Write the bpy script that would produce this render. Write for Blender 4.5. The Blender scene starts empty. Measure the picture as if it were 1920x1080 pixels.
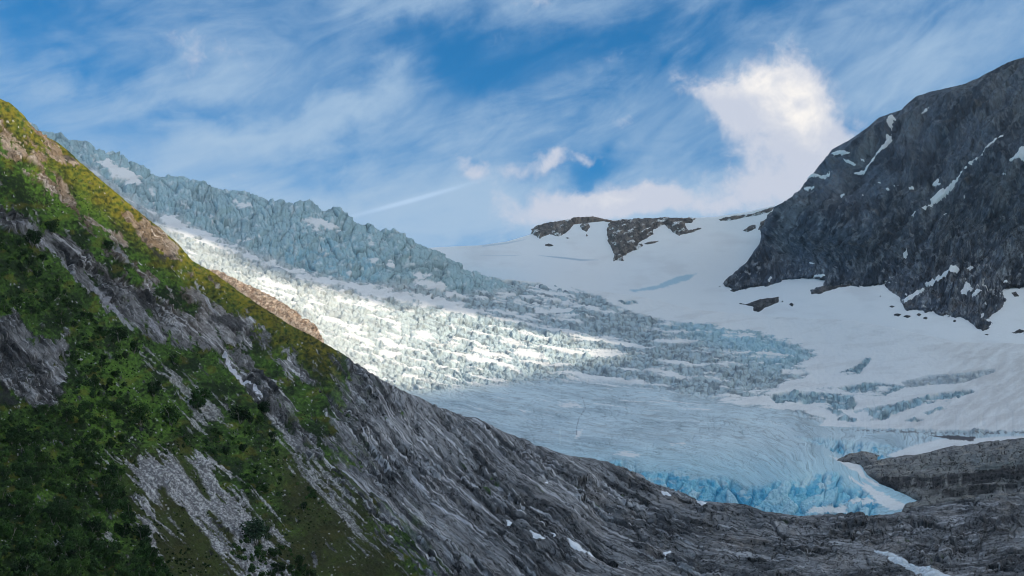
import bpy, math, random
import numpy as np
from mathutils import Vector, Matrix

# ---------------------------------------------------------------- camera, sky, sun, exposure
F = 2112.0                      # focal length in photo pixels (1920 wide)
HOR = 1040.0                    # row of the true horizon
PITCH = math.atan((HOR - 540.0) / F)
sc = bpy.context.scene
col = sc.collection
cam_d = bpy.data.cameras.new("camera")
cam = bpy.data.objects.new("camera", cam_d)
col.objects.link(cam)
cam_d.sensor_width = 36.0
cam_d.lens = 36.0 * F / 1920.0
cam_d.clip_start = 1.0
cam_d.clip_end = 60000.0
cam.rotation_euler = (math.radians(90) + PITCH, 0, 0)
sc.camera = cam
sc.view_settings.view_transform = 'Standard'
sc.view_settings.look = 'None'
sc.view_settings.gamma = 1.0
sc.view_settings.exposure = 1.02
sc.cycles.filter_width = 1.0
sc.cycles.max_bounces = 6
sc.cycles.diffuse_bounces = 3
sc.cycles.use_adaptive_sampling = True
sc.cycles.adaptive_threshold = 0.02

SUN_EL = math.radians(33)
SUN_AZ = math.radians(118)      # clockwise from +Y (the view) : right and a little behind
SUN = np.array([math.sin(SUN_AZ) * math.cos(SUN_EL), math.cos(SUN_AZ) * math.cos(SUN_EL), math.sin(SUN_EL)])
sun_d = bpy.data.lights.new("sun", 'SUN')
sun_d.energy = 2.35
sun_d.angle = math.radians(1.0)
sun_d.color = (1.0, 0.87, 0.66)
sun = bpy.data.objects.new("sun", sun_d)
col.objects.link(sun)
sun.rotation_euler = Vector(-SUN).to_track_quat('-Z', 'Y').to_euler()

CF, SF = math.cos(PITCH), math.sin(PITCH)


def rays(px, py):
    """direction through a photo pixel, scaled so that its world y is 1"""
    u = (np.asarray(px, float) - 960) / F
    v = (540 - np.asarray(py, float)) / F
    x = u
    y = CF - v * SF
    z = SF + v * CF
    return np.stack([x / y, np.ones_like(y), z / y], -1)


def azel(px, py):
    d = rays(px, py)
    return math.atan2(d[0], d[1]), math.atan2(d[2], math.hypot(d[0], d[1]))


# ---------------------------------------------------------------- world
class NT:
    def __init__(self, tree):
        self.t = tree
        self.n = tree.nodes
        self.l = tree.links

    def new(self, typ, **kw):
        n = self.n.new(typ)
        for k, v in kw.items():
            setattr(n, k, v)
        return n

    def inp(self, sock, v):
        if isinstance(v, bpy.types.NodeSocket):
            self.l.new(v, sock)
        elif v is not None:
            sock.default_value = v

    def m(self, op, a, b=None, c=None, clamp=False):
        n = self.new('ShaderNodeMath', operation=op, use_clamp=clamp)
        self.inp(n.inputs[0], a)
        self.inp(n.inputs[1], b)
        if c is not None:
            self.inp(n.inputs[2], c)
        return n.outputs[0]

    def mix(self, f, a, b, blend='MIX'):
        n = self.new('ShaderNodeMix', data_type='RGBA', blend_type=blend)
        self.inp(n.inputs[0], f)
        self.inp(n.inputs[6], a)
        self.inp(n.inputs[7], b)
        return n.outputs[2]

    def noise(self, vec, scale, detail=4, rough=0.5, dist=0.0):
        n = self.new('ShaderNodeTexNoise')
        self.inp(n.inputs['Vector'], vec)
        n.inputs['Scale'].default_value = scale
        n.inputs['Detail'].default_value = detail
        n.inputs['Roughness'].default_value = rough
        n.inputs['Distortion'].default_value = dist
        return n.outputs[0]

    def sstep(self, v, a, b, lo=0.0, hi=1.0):
        n = self.new('ShaderNodeMapRange', interpolation_type='SMOOTHSTEP')
        self.inp(n.inputs[0], v)
        n.inputs[1].default_value = a
        n.inputs[2].default_value = b
        n.inputs[3].default_value = lo
        n.inputs[4].default_value = hi
        return n.outputs[0]

    def comb(self, x, y, z):
        n = self.new('ShaderNodeCombineXYZ')
        self.inp(n.inputs[0], x)
        self.inp(n.inputs[1], y)
        self.inp(n.inputs[2], z)
        return n.outputs[0]


world = bpy.data.worlds.new("World")
sc.world = world
world.use_nodes = True
w = NT(world.node_tree)
w.n.clear()
sky = w.new('ShaderNodeTexSky', sky_type='NISHITA')
sky.sun_disc = False
sky.sun_elevation = SUN_EL
sky.sun_rotation = SUN_AZ
sky.altitude = 600
sky.air_density = 1.0
sky.dust_density = 0.3
sky.ozone_density = 2.5
tc = w.new('ShaderNodeTexCoord')
sep = w.new('ShaderNodeSeparateXYZ')
w.l.new(tc.outputs['Generated'], sep.inputs[0])
X, Y, Z = sep.outputs
az = w.m('ARCTAN2', X, Y)
el = w.m('ARCSINE', Z)
# warp the angles so that blob outlines billow
base_v = w.comb(az, el, 0.0)
wn1 = w.noise(w.comb(w.m('ADD', az, 3.1), el, 0.3), 9.0, 6, 0.6)
wn2 = w.noise(w.comb(az, w.m('ADD', el, 7.7), 4.0), 9.0, 6, 0.6)
azw = w.m('ADD', az, w.m('MULTIPLY', w.m('SUBTRACT', wn1, 0.5), 0.11))
elw = w.m('ADD', el, w.m('MULTIPLY', w.m('SUBTRACT', wn2, 0.5), 0.11))


azc = w.m('ADD', az, w.m('MULTIPLY', w.m('SUBTRACT', wn1, 0.5), 0.065))
elc = w.m('ADD', el, w.m('MULTIPLY', w.m('SUBTRACT', wn2, 0.5), 0.065))


def blob(px, py, rx, ry, rot=0.0, warped=True):
    """soft elliptical blob around the direction of a photo pixel; radii in photo pixels; value 1 in the middle, 0 at the rim"""
    a0, e0 = azel(px, py)
    A, E = (azc, elc) if warped == 2 else ((azw, elw) if warped else (az, el))
    dx = w.m('SUBTRACT', A, a0)
    dy = w.m('SUBTRACT', E, e0)
    c, s = math.cos(rot), math.sin(rot)
    k = 1.0 / F
    xr = w.m('ADD', w.m('MULTIPLY', dx, c / (rx * k)), w.m('MULTIPLY', dy, s / (rx * k)))
    yr = w.m('ADD', w.m('MULTIPLY', dx, -s / (ry * k)), w.m('MULTIPLY', dy, c / (ry * k)))
    r2 = w.m('ADD', w.m('MULTIPLY', xr, xr), w.m('MULTIPLY', yr, yr))
    return w.m('POWER', 2.718, w.m('MULTIPLY', r2, -1.0))


def total(vals):
    r = vals[0]
    for v in vals[1:]:
        r = w.m('ADD', r, v)
    return r


def sc_(v, k):
    return w.m('MULTIPLY', v, k)


# thin high cloud, streaked along a rising diagonal
rc, rs = math.cos(0.38), math.sin(0.38)
u_ = w.m('ADD', w.m('MULTIPLY', az, rc), w.m('MULTIPLY', el, rs))
v_ = w.m('ADD', w.m('MULTIPLY', az, -rs), w.m('MULTIPLY', el, rc))
cir = w.noise(w.comb(w.m('MULTIPLY', u_, 3.0), w.m('MULTIPLY', v_, 8.0), 1.7), 1.35, 9, 0.60, 0.9)
cir2 = w.noise(w.comb(w.m('MULTIPLY', u_, 7.5), w.m('MULTIPLY', v_, 20.0), 5.2), 1.5, 9, 0.62, 1.6)
cirn = w.m('ADD', sc_(cir, 0.66), sc_(cir2, 0.34))
bias = total([sc_(blob(420, 140, 330, 130, 0.3), 0.07), sc_(blob(560, 240, 330, 40, 0.40), 0.22), sc_(blob(60, 150, 260, 100), 0.10),
              sc_(blob(1750, 110, 330, 110), 0.16), sc_(blob(620, 400, 500, 95), 0.22), sc_(blob(1200, 410, 420, 75), 0.3), sc_(blob(780, 20, 160, 40, 0.2), 0.16),
              sc_(blob(980, 90, 330, 45, -0.03), -0.15), sc_(blob(900, 145, 130, 60, -0.2), -0.16), sc_(blob(1270, 60, 200, 50, 0.2), -0.16),
              sc_(blob(180, 110, 130, 45, 0.3), -0.14), sc_(blob(330, 215, 130, 25, 0.25), -0.16), sc_(blob(80, 40, 120, 60), -0.16),
              sc_(blob(1110, 300, 80, 26, 0.2), -0.13), sc_(blob(650, 290, 170, 40, 0.4), -0.10), sc_(blob(1050, 240, 200, 50, .2), 0.10), sc_(blob(1180, 350, 80, 25), -0.07),
              sc_(blob(1270, 230, 60, 90), -0.03)])
# bright cloud added overhead and right, out of view, to whiten the fill light
over = w.m('MAXIMUM', sc_(w.sstep(el, 0.52, 0.95), 0.55), w.m('MULTIPLY', w.sstep(az, 0.65, 1.1), w.sstep(az, 2.9, 2.2)))
bias = w.m('ADD', bias, sc_(over, 0.28))
cden = w.sstep(w.m('ADD', cirn, bias), 0.31, 0.86)
# a thin straight trail
trail = sc_(w.sstep(blob(770, 376, 120, 5.0, 0.285, False), 0.02, 1.0), 0.34)
# cumulus
cn = w.noise(w.comb(az, el, 2.0), 26.0, 8, 0.62, 0.3)
cn_big = w.noise(w.comb(az, el, 6.0), 11.0, 6, 0.55)
cn_f = w.noise(w.comb(az, w.m('MULTIPLY', el, 1.1), 21.0), 62.0, 7, 0.62, 0.6)
cub = total([sc_(blob(1425, 178, 78, 52, 0.1, 2), 0.85), sc_(blob(1490, 200, 62, 72, 0, 2), 0.80), sc_(blob(1335, 172, 48, 24, -0.5, 2), 0.45), sc_(blob(1385, 205, 60, 40, 0, 2), .35), sc_(blob(1450, 285, 105, 62, 0, 2), 0.60),
             sc_(blob(1550, 290, 80, 70, 0, 2), 0.50), sc_(blob(1370, 345, 80, 40, 0, 2), 0.42), sc_(blob(1470, 370, 110, 36, 0, 2), 0.52), sc_(blob(1190, 368, 80, 30, 0, 2), 0.95), sc_(blob(1090, 375, 90, 28, 0, 2), 0.75),
             sc_(blob(1000, 400, 90, 26, 0, 2), .45), sc_(blob(893, 336, 34, 23, -0.2, 2), 0.66), sc_(blob(1000, 318, 66, 20, 0.30, 2), 0.55), sc_(blob(1260, 392, 90, 20, 0, 2), 0.62), sc_(blob(1100, 292, 24, 14, 0, 2), 0.42),
             sc_(blob(1040, 290, 26, 14, 0.6, 2), .4), sc_(blob(1640, 210, 120, 20, 0.5, 2), 0.18), sc_(blob(1165, 218, 42, 18, 0, 2), 0.32), sc_(blob(370, 90, 60, 55, 0, 2), 0.36), sc_(blob(980, 5, 60, 14, 0, 2), 0.45)])
cuv = w.m('ADD', cub, w.m('MULTIPLY', w.m('SUBTRACT', total([sc_(cn, 0.42), sc_(cn_big, 0.25), sc_(cn_f, 0.33)]), 0.5), 2.3))
cud = w.sstep(cuv, 0.16, 0.78)
core = w.m('ADD', total([sc_(blob(1485, 215, 62, 62, 0, 2), 0.85), sc_(blob(1430, 145, 66, 30, 0, 2), 0.55), sc_(blob(1350, 172, 40, 18, 0, 2), 0.3), sc_(blob(1190, 352, 80, 22, 0, 2), 0.35), sc_(blob(1085, 362, 60, 18, 0, 2), 0.2), sc_(blob(893, 333, 22, 14, 0, 2), .08)]),
           w.m('MULTIPLY', w.m('SUBTRACT', cn, 0.5), 1.5))
core = w.sstep(core, 0.10, 1.15)
SKYK = 1.0
hs = w.new('ShaderNodeHueSaturation')
hs.inputs['Saturation'].default_value = 1.36
hs.inputs['Value'].default_value = 0.58
w.l.new(sky.outputs[0], hs.inputs['Color'])
hsc = w.mix(1.0, hs.outputs[0], (0.70, 1.28, 1.26, 1), 'MULTIPLY')
cirr_col = (1.9, 2.72, 3.7, 1)
cirr_c = w.mix(over, cirr_col, (6.6, 6.7, 6.8, 1))
c1 = w.mix(cden, hsc, cirr_c)
c1 = w.mix(trail, c1, (3.4, 4.3, 5.6, 1))
cu_sh = w.noise(w.comb(az, w.m('MULTIPLY', el, 1.3), 12.0), 34.0, 7, 0.6, 0.8)
core = w.m('MULTIPLY', core, w.sstep(cu_sh, 0.28, 0.58, 0.35, 1.0))
cu_col = w.mix(core, (3.0, 3.25, 3.85, 1), (5.6, 5.3, 4.9, 1))
c2 = w.mix(cud, c1, cu_col)
# the low sky opposite and below stays pale
bg = w.new('ShaderNodeBackground')
bg.inputs['Strength'].default_value = 0.10
w.l.new(c2, bg.inputs['Color'])
wo = w.new('ShaderNodeOutputWorld')
w.l.new(bg.outputs[0], wo.inputs['Surface'])


# ---------------------------------------------------------------- numpy noise
def _hash(ix, iy, seed):
    h = (ix.astype(np.int64) * 374761393 + iy.astype(np.int64) * 668265263 + seed * 1274126177) & 0xffffffff
    h = ((h ^ (h >> 13)) * 1274126177) & 0xffffffff
    h = ((h ^ (h >> 16)) * 2246822519) & 0xffffffff
    return (h ^ (h >> 15)) & 0xffffffff


def rnd2(ix, iy, seed=0):
    return _hash(ix, iy, seed) / 4294967296.0


def perlin(x, y, seed=0):
    x = np.asarray(x, float)
    y = np.asarray(y, float)
    ix = np.floor(x)
    iy = np.floor(y)
    fx = x - ix
    fy = y - iy
    ux = fx * fx * fx * (fx * (fx * 6 - 15) + 10)
    uy = fy * fy * fy * (fy * (fy * 6 - 15) + 10)

    def g(dx, dy):
        a = rnd2(ix + dx, iy + dy, seed) * 6.2831853
        return np.cos(a) * (fx - dx) + np.sin(a) * (fy - dy)
    a = g(0, 0)
    b = g(1, 0)
    c = g(0, 1)
    d = g(1, 1)
    return (a + (b - a) * ux + (c - a) * uy + (a - b - c + d) * ux * uy) * 1.5


def fbm(x, y, octv=4, gain=0.5, seed=0):
    s = 0
    a = 1.0
    t = 0
    for i in range(octv):
        s = s + a * perlin(x, y, seed + i * 17)
        t += a
        a *= gain
        x = x * 2.03 + 11.3
        y = y * 2.03 + 5.7
    return s / t


def fb(*a, **k):
    return 1.9 * fbm(*a, **k)


def ridged(x, y, octv=4, gain=0.55, seed=0):
    s = 0
    a = 1.0
    t = 0
    for i in range(octv):
        s = s + a * (1 - 2 * np.abs(perlin(x, y, seed + i * 31)))
        t += a
        a *= gain
        x = x * 2.1 + 3.3
        y = y * 2.1 + 9.7
    return s / t


def worley(x, y, seed=0):
    ix = np.floor(x)
    iy = np.floor(y)
    f1 = np.full(x.shape, 9.0)
    f2 = np.full(x.shape, 9.0)
    cid = np.zeros(x.shape)
    tx = np.zeros(x.shape)
    ty = np.zeros(x.shape)
    for dx in (-1, 0, 1):
        for dy in (-1, 0, 1):
            cx = ix + dx
            cy = iy + dy
            jx = cx + 0.1 + 0.8 * rnd2(cx, cy, seed)
            jy = cy + 0.1 + 0.8 * rnd2(cx, cy, seed + 5)
            d = np.hypot(x - jx, y - jy)
            r = rnd2(cx, cy, seed + 9)
            near = d < f1
            f2 = np.where(near, f1, np.minimum(f2, d))
            cid = np.where(near, r, cid)
            tx = np.where(near, x - jx, tx)
            ty = np.where(near, y - jy, ty)
            f1 = np.where(near, d, f1)
    return f1, f2, cid, tx, ty


def sst(v, a, b):
    t = np.clip((v - a) / (b - a), 0, 1)
    return t * t * (3 - 2 * t)


def poly_sd(px, py, poly):
    """signed distance to a polygon in photo pixels, positive inside"""
    p = np.array(poly, float)
    best = np.full(px.shape, 1e9)
    inside = np.zeros(px.shape, bool)
    n = len(p)
    for i in range(n):
        ax, ay = p[i]
        bx, by = p[(i + 1) % n]
        ex, ey = bx - ax, by - ay
        L = ex * ex + ey * ey + 1e-9
        t = np.clip(((px - ax) * ex + (py - ay) * ey) / L, 0, 1)
        d = np.hypot(px - ax - t * ex, py - ay - t * ey)
        best = np.minimum(best, d)
        if by != ay:
            c = ((ay > py) != (by > py)) & (px < (bx - ax) * (py - ay) / (by - ay) + ax)
            inside ^= c
    return np.where(inside, best, -best)


def line_sd(px, py, pts):
    """distance to a polyline whose points are (x, y, half width); positive inside"""
    best = np.full(px.shape, -1e9)
    for (ax, ay, aw), (bx, by, bw) in zip(pts[:-1], pts[1:]):
        ex, ey = bx - ax, by - ay
        t = np.clip(((px - ax) * ex + (py - ay) * ey) / (ex * ex + ey * ey + 1e-9), 0, 1)
        d = np.hypot(px - ax - t * ex, py - ay - t * ey)
        best = np.maximum(best, aw + (bw - aw) * t - d)
    return best


class TPS:
    def __init__(self, pts):
        p = np.array(pts, float)
        self.x = p[:, 0] / 500
        self.y = p[:, 1] / 300
        v = np.log(p[:, 2])
        n = len(p)
        K = self.k(self.x[:, None] - self.x[None], self.y[:, None] - self.y[None]) + np.eye(n) * 0.004
        Pm = np.stack([np.ones(n), self.x, self.y], 1)
        A = np.zeros((n + 3, n + 3))
        A[:n, :n] = K
        A[:n, n:] = Pm
        A[n:, :n] = Pm.T
        self.w = np.linalg.solve(A, np.concatenate([v, np.zeros(3)]))

    @staticmethod
    def k(dx, dy):
        r2 = dx * dx + dy * dy
        return r2 * np.log(r2 + 1e-9) * 0.5

    def __call__(self, px, py):
        x = np.asarray(px, float) / 500
        y = np.asarray(py, float) / 300
        s = self.w[-3] + self.w[-2] * x + self.w[-1] * y
        for i in range(len(self.x)):
            s = s + self.w[i] * self.k(x - self.x[i], y - self.y[i])
        return np.exp(s)


def S(r, g, b):
    """sRGB 0..255 to linear"""
    o = []
    for c in (r, g, b):
        c /= 255.0
        o.append(c / 12.92 if c <= 0.04045 else ((c + 0.055) / 1.055) ** 2.4)
    return np.array(o)


def cmix(a, b, t):
    t = np.asarray(t)[..., None]
    return a * (1 - t) + b * t


# ---------------------------------------------------------------- mesh layer
def normals(P):
    du = np.gradient(P, axis=1)
    dv = np.gradient(P, axis=0)
    n = np.cross(du, dv)
    n /= np.linalg.norm(n, axis=-1, keepdims=True) + 1e-12
    s = np.sign(-(n * P).sum(-1, keepdims=True))
    s[s == 0] = 1
    return n * s


def xsamp(a, b, step):
    """columns: fine where the photo looks, coarse beyond its sides"""
    return np.concatenate([np.arange(a, -20, step * 4), np.arange(-20, 1940, step), np.arange(1940, b, step * 4)]) if a < -20 else np.concatenate([np.arange(a, 1940, step), np.arange(1940, b, step * 4)])


class Layer:
    """a sheet of terrain: columns over photo x, rows from its crest to its foot, each vertex at its own real distance"""
    def __init__(self, xs, top, bot, nrows, depth):
        t = np.linspace(0, 1, nrows)
        X_ = np.repeat(xs[None], nrows, 0)
        Yt = top(xs)
        Yb = bot(xs)
        Yp = Yt[None] + (Yb - Yt)[None] * t[:, None]
        self.px, self.py = X_, Yp
        self.t = Yp - Yt[None]
        self.D = depth(X_, Yp)
        self.base = rays(X_, Yp) * self.D[..., None]
        self.N = normals(self.base)
        self.pxm = self.D / F                 # metres per photo pixel

    def displace(self, low, fine):
        self.low = self.base + self.N * (low * self.pxm)[..., None]
        self.P = self.low + self.N * (fine * self.pxm)[..., None]


def grid_faces(nr, nc):
    i = np.arange(nr - 1)[:, None] * nc + np.arange(nc - 1)[None]
    return np.stack([i, i + nc, i + nc + 1, i + 1], -1).reshape(-1, 4)


def mesh_from(name, V, Fc, mat, color=None, smooth=True):
    me = bpy.data.meshes.new(name)
    Fc = np.asarray(Fc)
    k = Fc.shape[1]
    me.vertices.add(len(V))
    me.vertices.foreach_set('co', np.ascontiguousarray(V, np.float32).ravel())
    me.loops.add(Fc.size)
    me.loops.foreach_set('vertex_index', np.ascontiguousarray(Fc, np.int32).ravel())
    me.polygons.add(len(Fc))
    me.polygons.foreach_set('loop_start', np.arange(0, Fc.size, k, dtype=np.int32))
    me.polygons.foreach_set('loop_total', np.full(len(Fc), k, np.int32))
    if smooth:
        me.polygons.foreach_set('use_smooth', np.ones(len(Fc), bool))
    if color is not None:
        a = me.color_attributes.new('albedo', 'FLOAT_COLOR', 'POINT')
        c = np.ones((len(V), 4), np.float32)
        c[:, :3] = np.clip(color[:, :3], 0, 1)
        if color.shape[1] >= 4:
            c[:, 3] = color[:, 3]
        a.data.foreach_set('color', c.ravel())
        if color.shape[1] == 6:
            bd = np.zeros((len(V), 3), np.float32)
            bd[:, :2] = color[:, 4:6]
            me.attributes.new('bed', 'FLOAT_VECTOR', 'POINT').data.foreach_set('vector', bd.ravel())
    me.update(calc_edges=True)
    me.validate()
    me.materials.append(mat)
    o = bpy.data.objects.new(name, me)
    col.objects.link(o)
    return o


def compact(V, Fc, C=None):
    used = np.unique(Fc)
    m = np.full(len(V), -1)
    m[used] = np.arange(len(used))
    return V[used], m[Fc], (None if C is None else C[used])


def tag(o, label=None, cat=None, group=None, kind=None):
    if label:
        o['label'] = label
    if cat:
        o['category'] = cat
    if group:
        o['group'] = group
    if kind:
        o['kind'] = kind
    return o


def full(c, al, u, v):
    return np.concatenate([c, (al + 0 * u)[..., None], u[..., None], v[..., None]], -1)


def with_skirt(L, C, back=(1.02, 1.06, 1.14), down=(0.01, 0.05, 0.14)):
    """close the sheet behind its crest: rows that fall away on the far side"""
    top = L.P[0]
    rowsP, rowsC = [], []
    for b, d in zip(back[::-1], down[::-1]):
        q = top * b
        q[:, 2] = top[:, 2] - d * L.D[0]
        rowsP.append(q)
        rowsC.append(C[0])
    P = np.concatenate([np.array(rowsP), L.P], 0)
    Cc = np.concatenate([np.array(rowsC), C], 0)
    return P, Cc


# ---------------------------------------------------------------- materials
def make_mat(name, nscale, bump, bdist, rough=0.9, var=0.35, spec=0.2, nscale2=None, beds=None):
    """albedo attribute x world-space noise x a grain that follows the beds; beds = (length, thickness, contrast, crack)"""
    m = bpy.data.materials.new(name)
    m.use_nodes = True
    t = NT(m.node_tree)
    b = t.n['Principled BSDF']
    tcn = t.new('ShaderNodeTexCoord')
    v = tcn.outputs['Object']
    at = t.new('ShaderNodeAttribute', attribute_name='albedo')
    n1 = t.noise(v, nscale, 5, 0.65)
    n2 = t.noise(v, nscale2 or nscale * 4.7, 4, 0.6)
    k = t.m('MULTIPLY_ADD', t.m('ADD', t.m('MULTIPLY', n1, 0.6), t.m('MULTIPLY', n2, 0.4)), 2 * var, 1 - var)
    hgt = t.m('ADD', n1, t.m('MULTIPLY', n2, 0.5))
    if beds:
        bl, bt, bc, ck = beds
        ba = t.new('ShaderNodeAttribute', attribute_name='bed')
        sp_ = t.new('ShaderNodeSeparateXYZ')
        t.l.new(ba.outputs['Vector'], sp_.inputs[0])
        u_, v_ = sp_.outputs[0], sp_.outputs[1]
        g1 = t.noise(t.comb(t.m('MULTIPLY', u_, 1 / bl), t.m('MULTIPLY', v_, 1 / bt), 0.0), 1.0, 7, 0.68, 0.2)
        g2 = t.noise(t.comb(t.m('MULTIPLY', u_, 2.6 / bl), t.m('MULTIPLY', v_, 0.33 / bt), 4.0), 1.0, 6, 0.6, 0.3)
        g3 = t.noise(t.comb(t.m('MULTIPLY', u_, 1.6 / bl), t.m('MULTIPLY', v_, 0.55 / bt), 9.0), 1.0, 4, 0.6, 0.4)
        gr = t.m('ADD', t.m('MULTIPLY', t.m('SUBTRACT', g1, 0.5), 1.3), t.m('MULTIPLY', t.m('SUBTRACT', g2, 0.5), 0.9))
        kk = t.m('MAXIMUM', t.m('MULTIPLY_ADD', t.m('MULTIPLY', gr, at.outputs['Alpha']), bc, 1.0), 0.15)
        cr_ = t.sstep(t.m('ABSOLUTE', t.m('SUBTRACT', g3, 0.5)), 0.0, 0.022)       # thin cracks
        crk_ = t.m('MULTIPLY', t.m('MULTIPLY', t.m('SUBTRACT', 1.0, cr_), ck), at.outputs['Alpha'])
        k = t.m('MULTIPLY', t.m('MULTIPLY', k, kk), t.m('SUBTRACT', 1.0, crk_))
        hgt = t.m('ADD', hgt, t.m('MULTIPLY', t.m('SUBTRACT', t.m('MULTIPLY', gr, 1.0), t.m('MULTIPLY', crk_, 1.5)), at.outputs['Alpha']))
    g = t.new('ShaderNodeVectorMath', operation='SCALE')
    t.l.new(at.outputs['Color'], g.inputs[0])
    t.l.new(k, g.inputs['Scale'])
    t.l.new(g.outputs[0], b.inputs['Base Color'])
    b.inputs['Roughness'].default_value = rough
    b.inputs['Specular IOR Level'].default_value = spec
    bn = t.new('ShaderNodeBump')
    bn.inputs['Strength'].default_value = bump
    bn.inputs['Distance'].default_value = bdist
    t.l.new(hgt, bn.inputs['Height'])
    t.l.new(bn.outputs[0], b.inputs['Normal'])
    return m


M_SLOPE = make_mat("turf_and_rock", 0.45, 0.9, 1.2, 0.95, 0.4, 0.1, None, (30, 3.0, 1.5, .5))
M_SLAB = make_mat("bedrock", 0.30, 1.0, 1.5, 0.8, 0.35, 0.25, None, (24, 4.2, .7, .95))
M_ICE = make_mat("glacier_ice", 0.10, 0.4, 2.0, 0.65, 0.12, 0.25, None, (90, 3.2, .38, .3))
M_SNOW = make_mat("snow", 0.05, 0.18, 1.5, 0.8, 0.05, 0.1)
M_MOUNT = make_mat("mountain_rock", 0.06, 1.0, 7.0, 0.95, 0.3, 0.1, None, (18, 4.0, 1.9, .7))
M_OUT = make_mat("outcrop_rock", 0.12, 1.0, 4.0, 0.95, 0.4, 0.1, None, (15, 4.5, 1.6, .6))


def flat_mat(name, c, rough=0.9, var=0.3, nscale=1.0, transl=0.0):
    m = bpy.data.materials.new(name)
    m.use_nodes = True
    t = NT(m.node_tree)
    b = t.n['Principled BSDF']
    tcn = t.new('ShaderNodeTexCoord')
    n1 = t.noise(tcn.outputs['Object'], nscale, 4, 0.6)
    c = tuple(c)
    lo = tuple(x * (1 - var) for x in c) + (1,)
    hi = tuple(min(1, x * (1 + var)) for x in c) + (1,)
    oi = t.new('ShaderNodeObjectInfo')
    hv = t.new('ShaderNodeHueSaturation')
    t.l.new(t.mix(t.sstep(n1, 0.3, 0.7), lo, hi), hv.inputs['Color'])
    t.l.new(t.m('MULTIPLY_ADD', oi.outputs['Random'], 1.1, 0.65), hv.inputs['Value'])
    t.l.new(t.m('MULTIPLY_ADD', oi.outputs['Random'], -0.035, 0.517), hv.inputs['Hue'])
    t.l.new(hv.outputs[0], b.inputs['Base Color'])
    b.inputs['Roughness'].default_value = rough
    b.inputs['Specular IOR Level'].default_value = 0.15
    return m


# ---------------------------------------------------------------- layer A : hillside and bedrock
A_SKY = [(-520, -230), (-200, 40), (-60, 140), (0, 185), (22, 196), (40, 212), (62, 240), (85, 256), (110, 268), (138, 292), (150, 305), (200, 345), (250, 388), (300, 428), (335, 458),
         (360, 490), (400, 512), (450, 548), (500, 582), (545, 610), (590, 632), (610, 645), (650, 668), (700, 700), (760, 735), (800, 752), (850, 772), (900, 792),
         (960, 815), (1000, 832), (1060, 852), (1100, 858), (1140, 866), (1180, 882), (1220, 900), (1245, 903), (1270, 915), (1290, 928), (1320, 941), (1350, 943), (1400, 946),
         (1430, 958), (1500, 967), (1560, 965), (1640, 962), (1690, 957), (1760, 945), (1830, 938), (1920, 928), (2440, 880)]
ax_ = np.array([p[0] for p in A_SKY], float)
ay_ = np.array([p[1] for p in A_SKY], float)


def a_top(x):
    return np.interp(x, ax_, ay_)


tA = TPS([(-200, 40, 800), (0, 185, 760), (0, 400, 600), (0, 700, 420), (0, 1080, 270), (0, 1450, 160), (-200, 700, 380), (-200, 1080, 240), (-200, 1450, 140),
          (300, 430, 900), (300, 600, 700), (300, 850, 470), (300, 1080, 340), (300, 1450, 190), (600, 640, 1020), (600, 750, 820), (600, 900, 600), (600, 1080, 440), (600, 1450, 230),
          (1000, 830, 1050), (1000, 900, 830), (1000, 1000, 620), (1000, 1080, 520), (1000, 1450, 250), (1300, 940, 950), (1300, 1000, 720), (1300, 1080, 560), (1300, 1450, 260),
          (1700, 957, 910), (1700, 1010, 710), (1700, 1080, 560), (1700, 1450, 260), (2100, 910, 940), (2100, 1000, 700), (2100, 1080, 550), (2100, 1450, 260)])
A = Layer(xsamp(-500, 2440, 1.55), a_top, lambda x: 1400 + 0 * x, 700, tA)
# rows near the crest are where the picture is; below the frame the sheet is coarse
_t = np.linspace(0, 1, 700)
_yt = a_top(A.px[0])
_split = 640 / 700
_vis = np.where(_t < _split, _t / _split, 1.0)
_yp = _yt[None] + (1100 - _yt)[None] * _vis[:, None] + np.where(_t >= _split, (_t - _split) / (1 - _split), 0)[:, None] * 330
A.py = _yp
A.t = _yp - _yt[None]
A.D = tA(A.px, _yp)
A.base = rays(A.px, _yp) * A.D[..., None]
A.N = normals(A.base)
A.pxm = A.D / F

px, py = A.px, A.py
# streak coordinate : lines of constant q follow the beds and gullies
sx = np.array([-520, 0, 600, 750, 900, 1050, 1250, 1450, 1700, 2100], float)
sl = np.array([0.95, 0.95, 1.02, 0.86, 0.66, 0.48, 0.26, 0.06, -0.05, -0.10])
gx = np.arange(-520, 2461, 5.0)
gy = np.concatenate([[0], np.cumsum(np.interp(gx[:-1] + 2.5, sx, sl)) * 5.0])
Q = (py - np.interp(px, gx, gy)) * np.cos(np.arctan(np.interp(px, sx, sl)))
SL = np.interp(px, sx, sl)
Rr = px + SL * py * 0.5
warp = fb(px / 160, py / 160, 2, 0.5, 3) * 5
Qw = Q + warp

# --- masks
n_big = fb(px / 120, py / 90, 4, 0.55, 11)
n_med = fb(Rr / 46, Qw / 15, 4, 0.6, 21)
n_fin = fb(Rr / 14, Qw / 6, 3, 0.65, 31)
n_iso = fb(px / 7, py / 6, 3, 0.6, 41)

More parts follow.
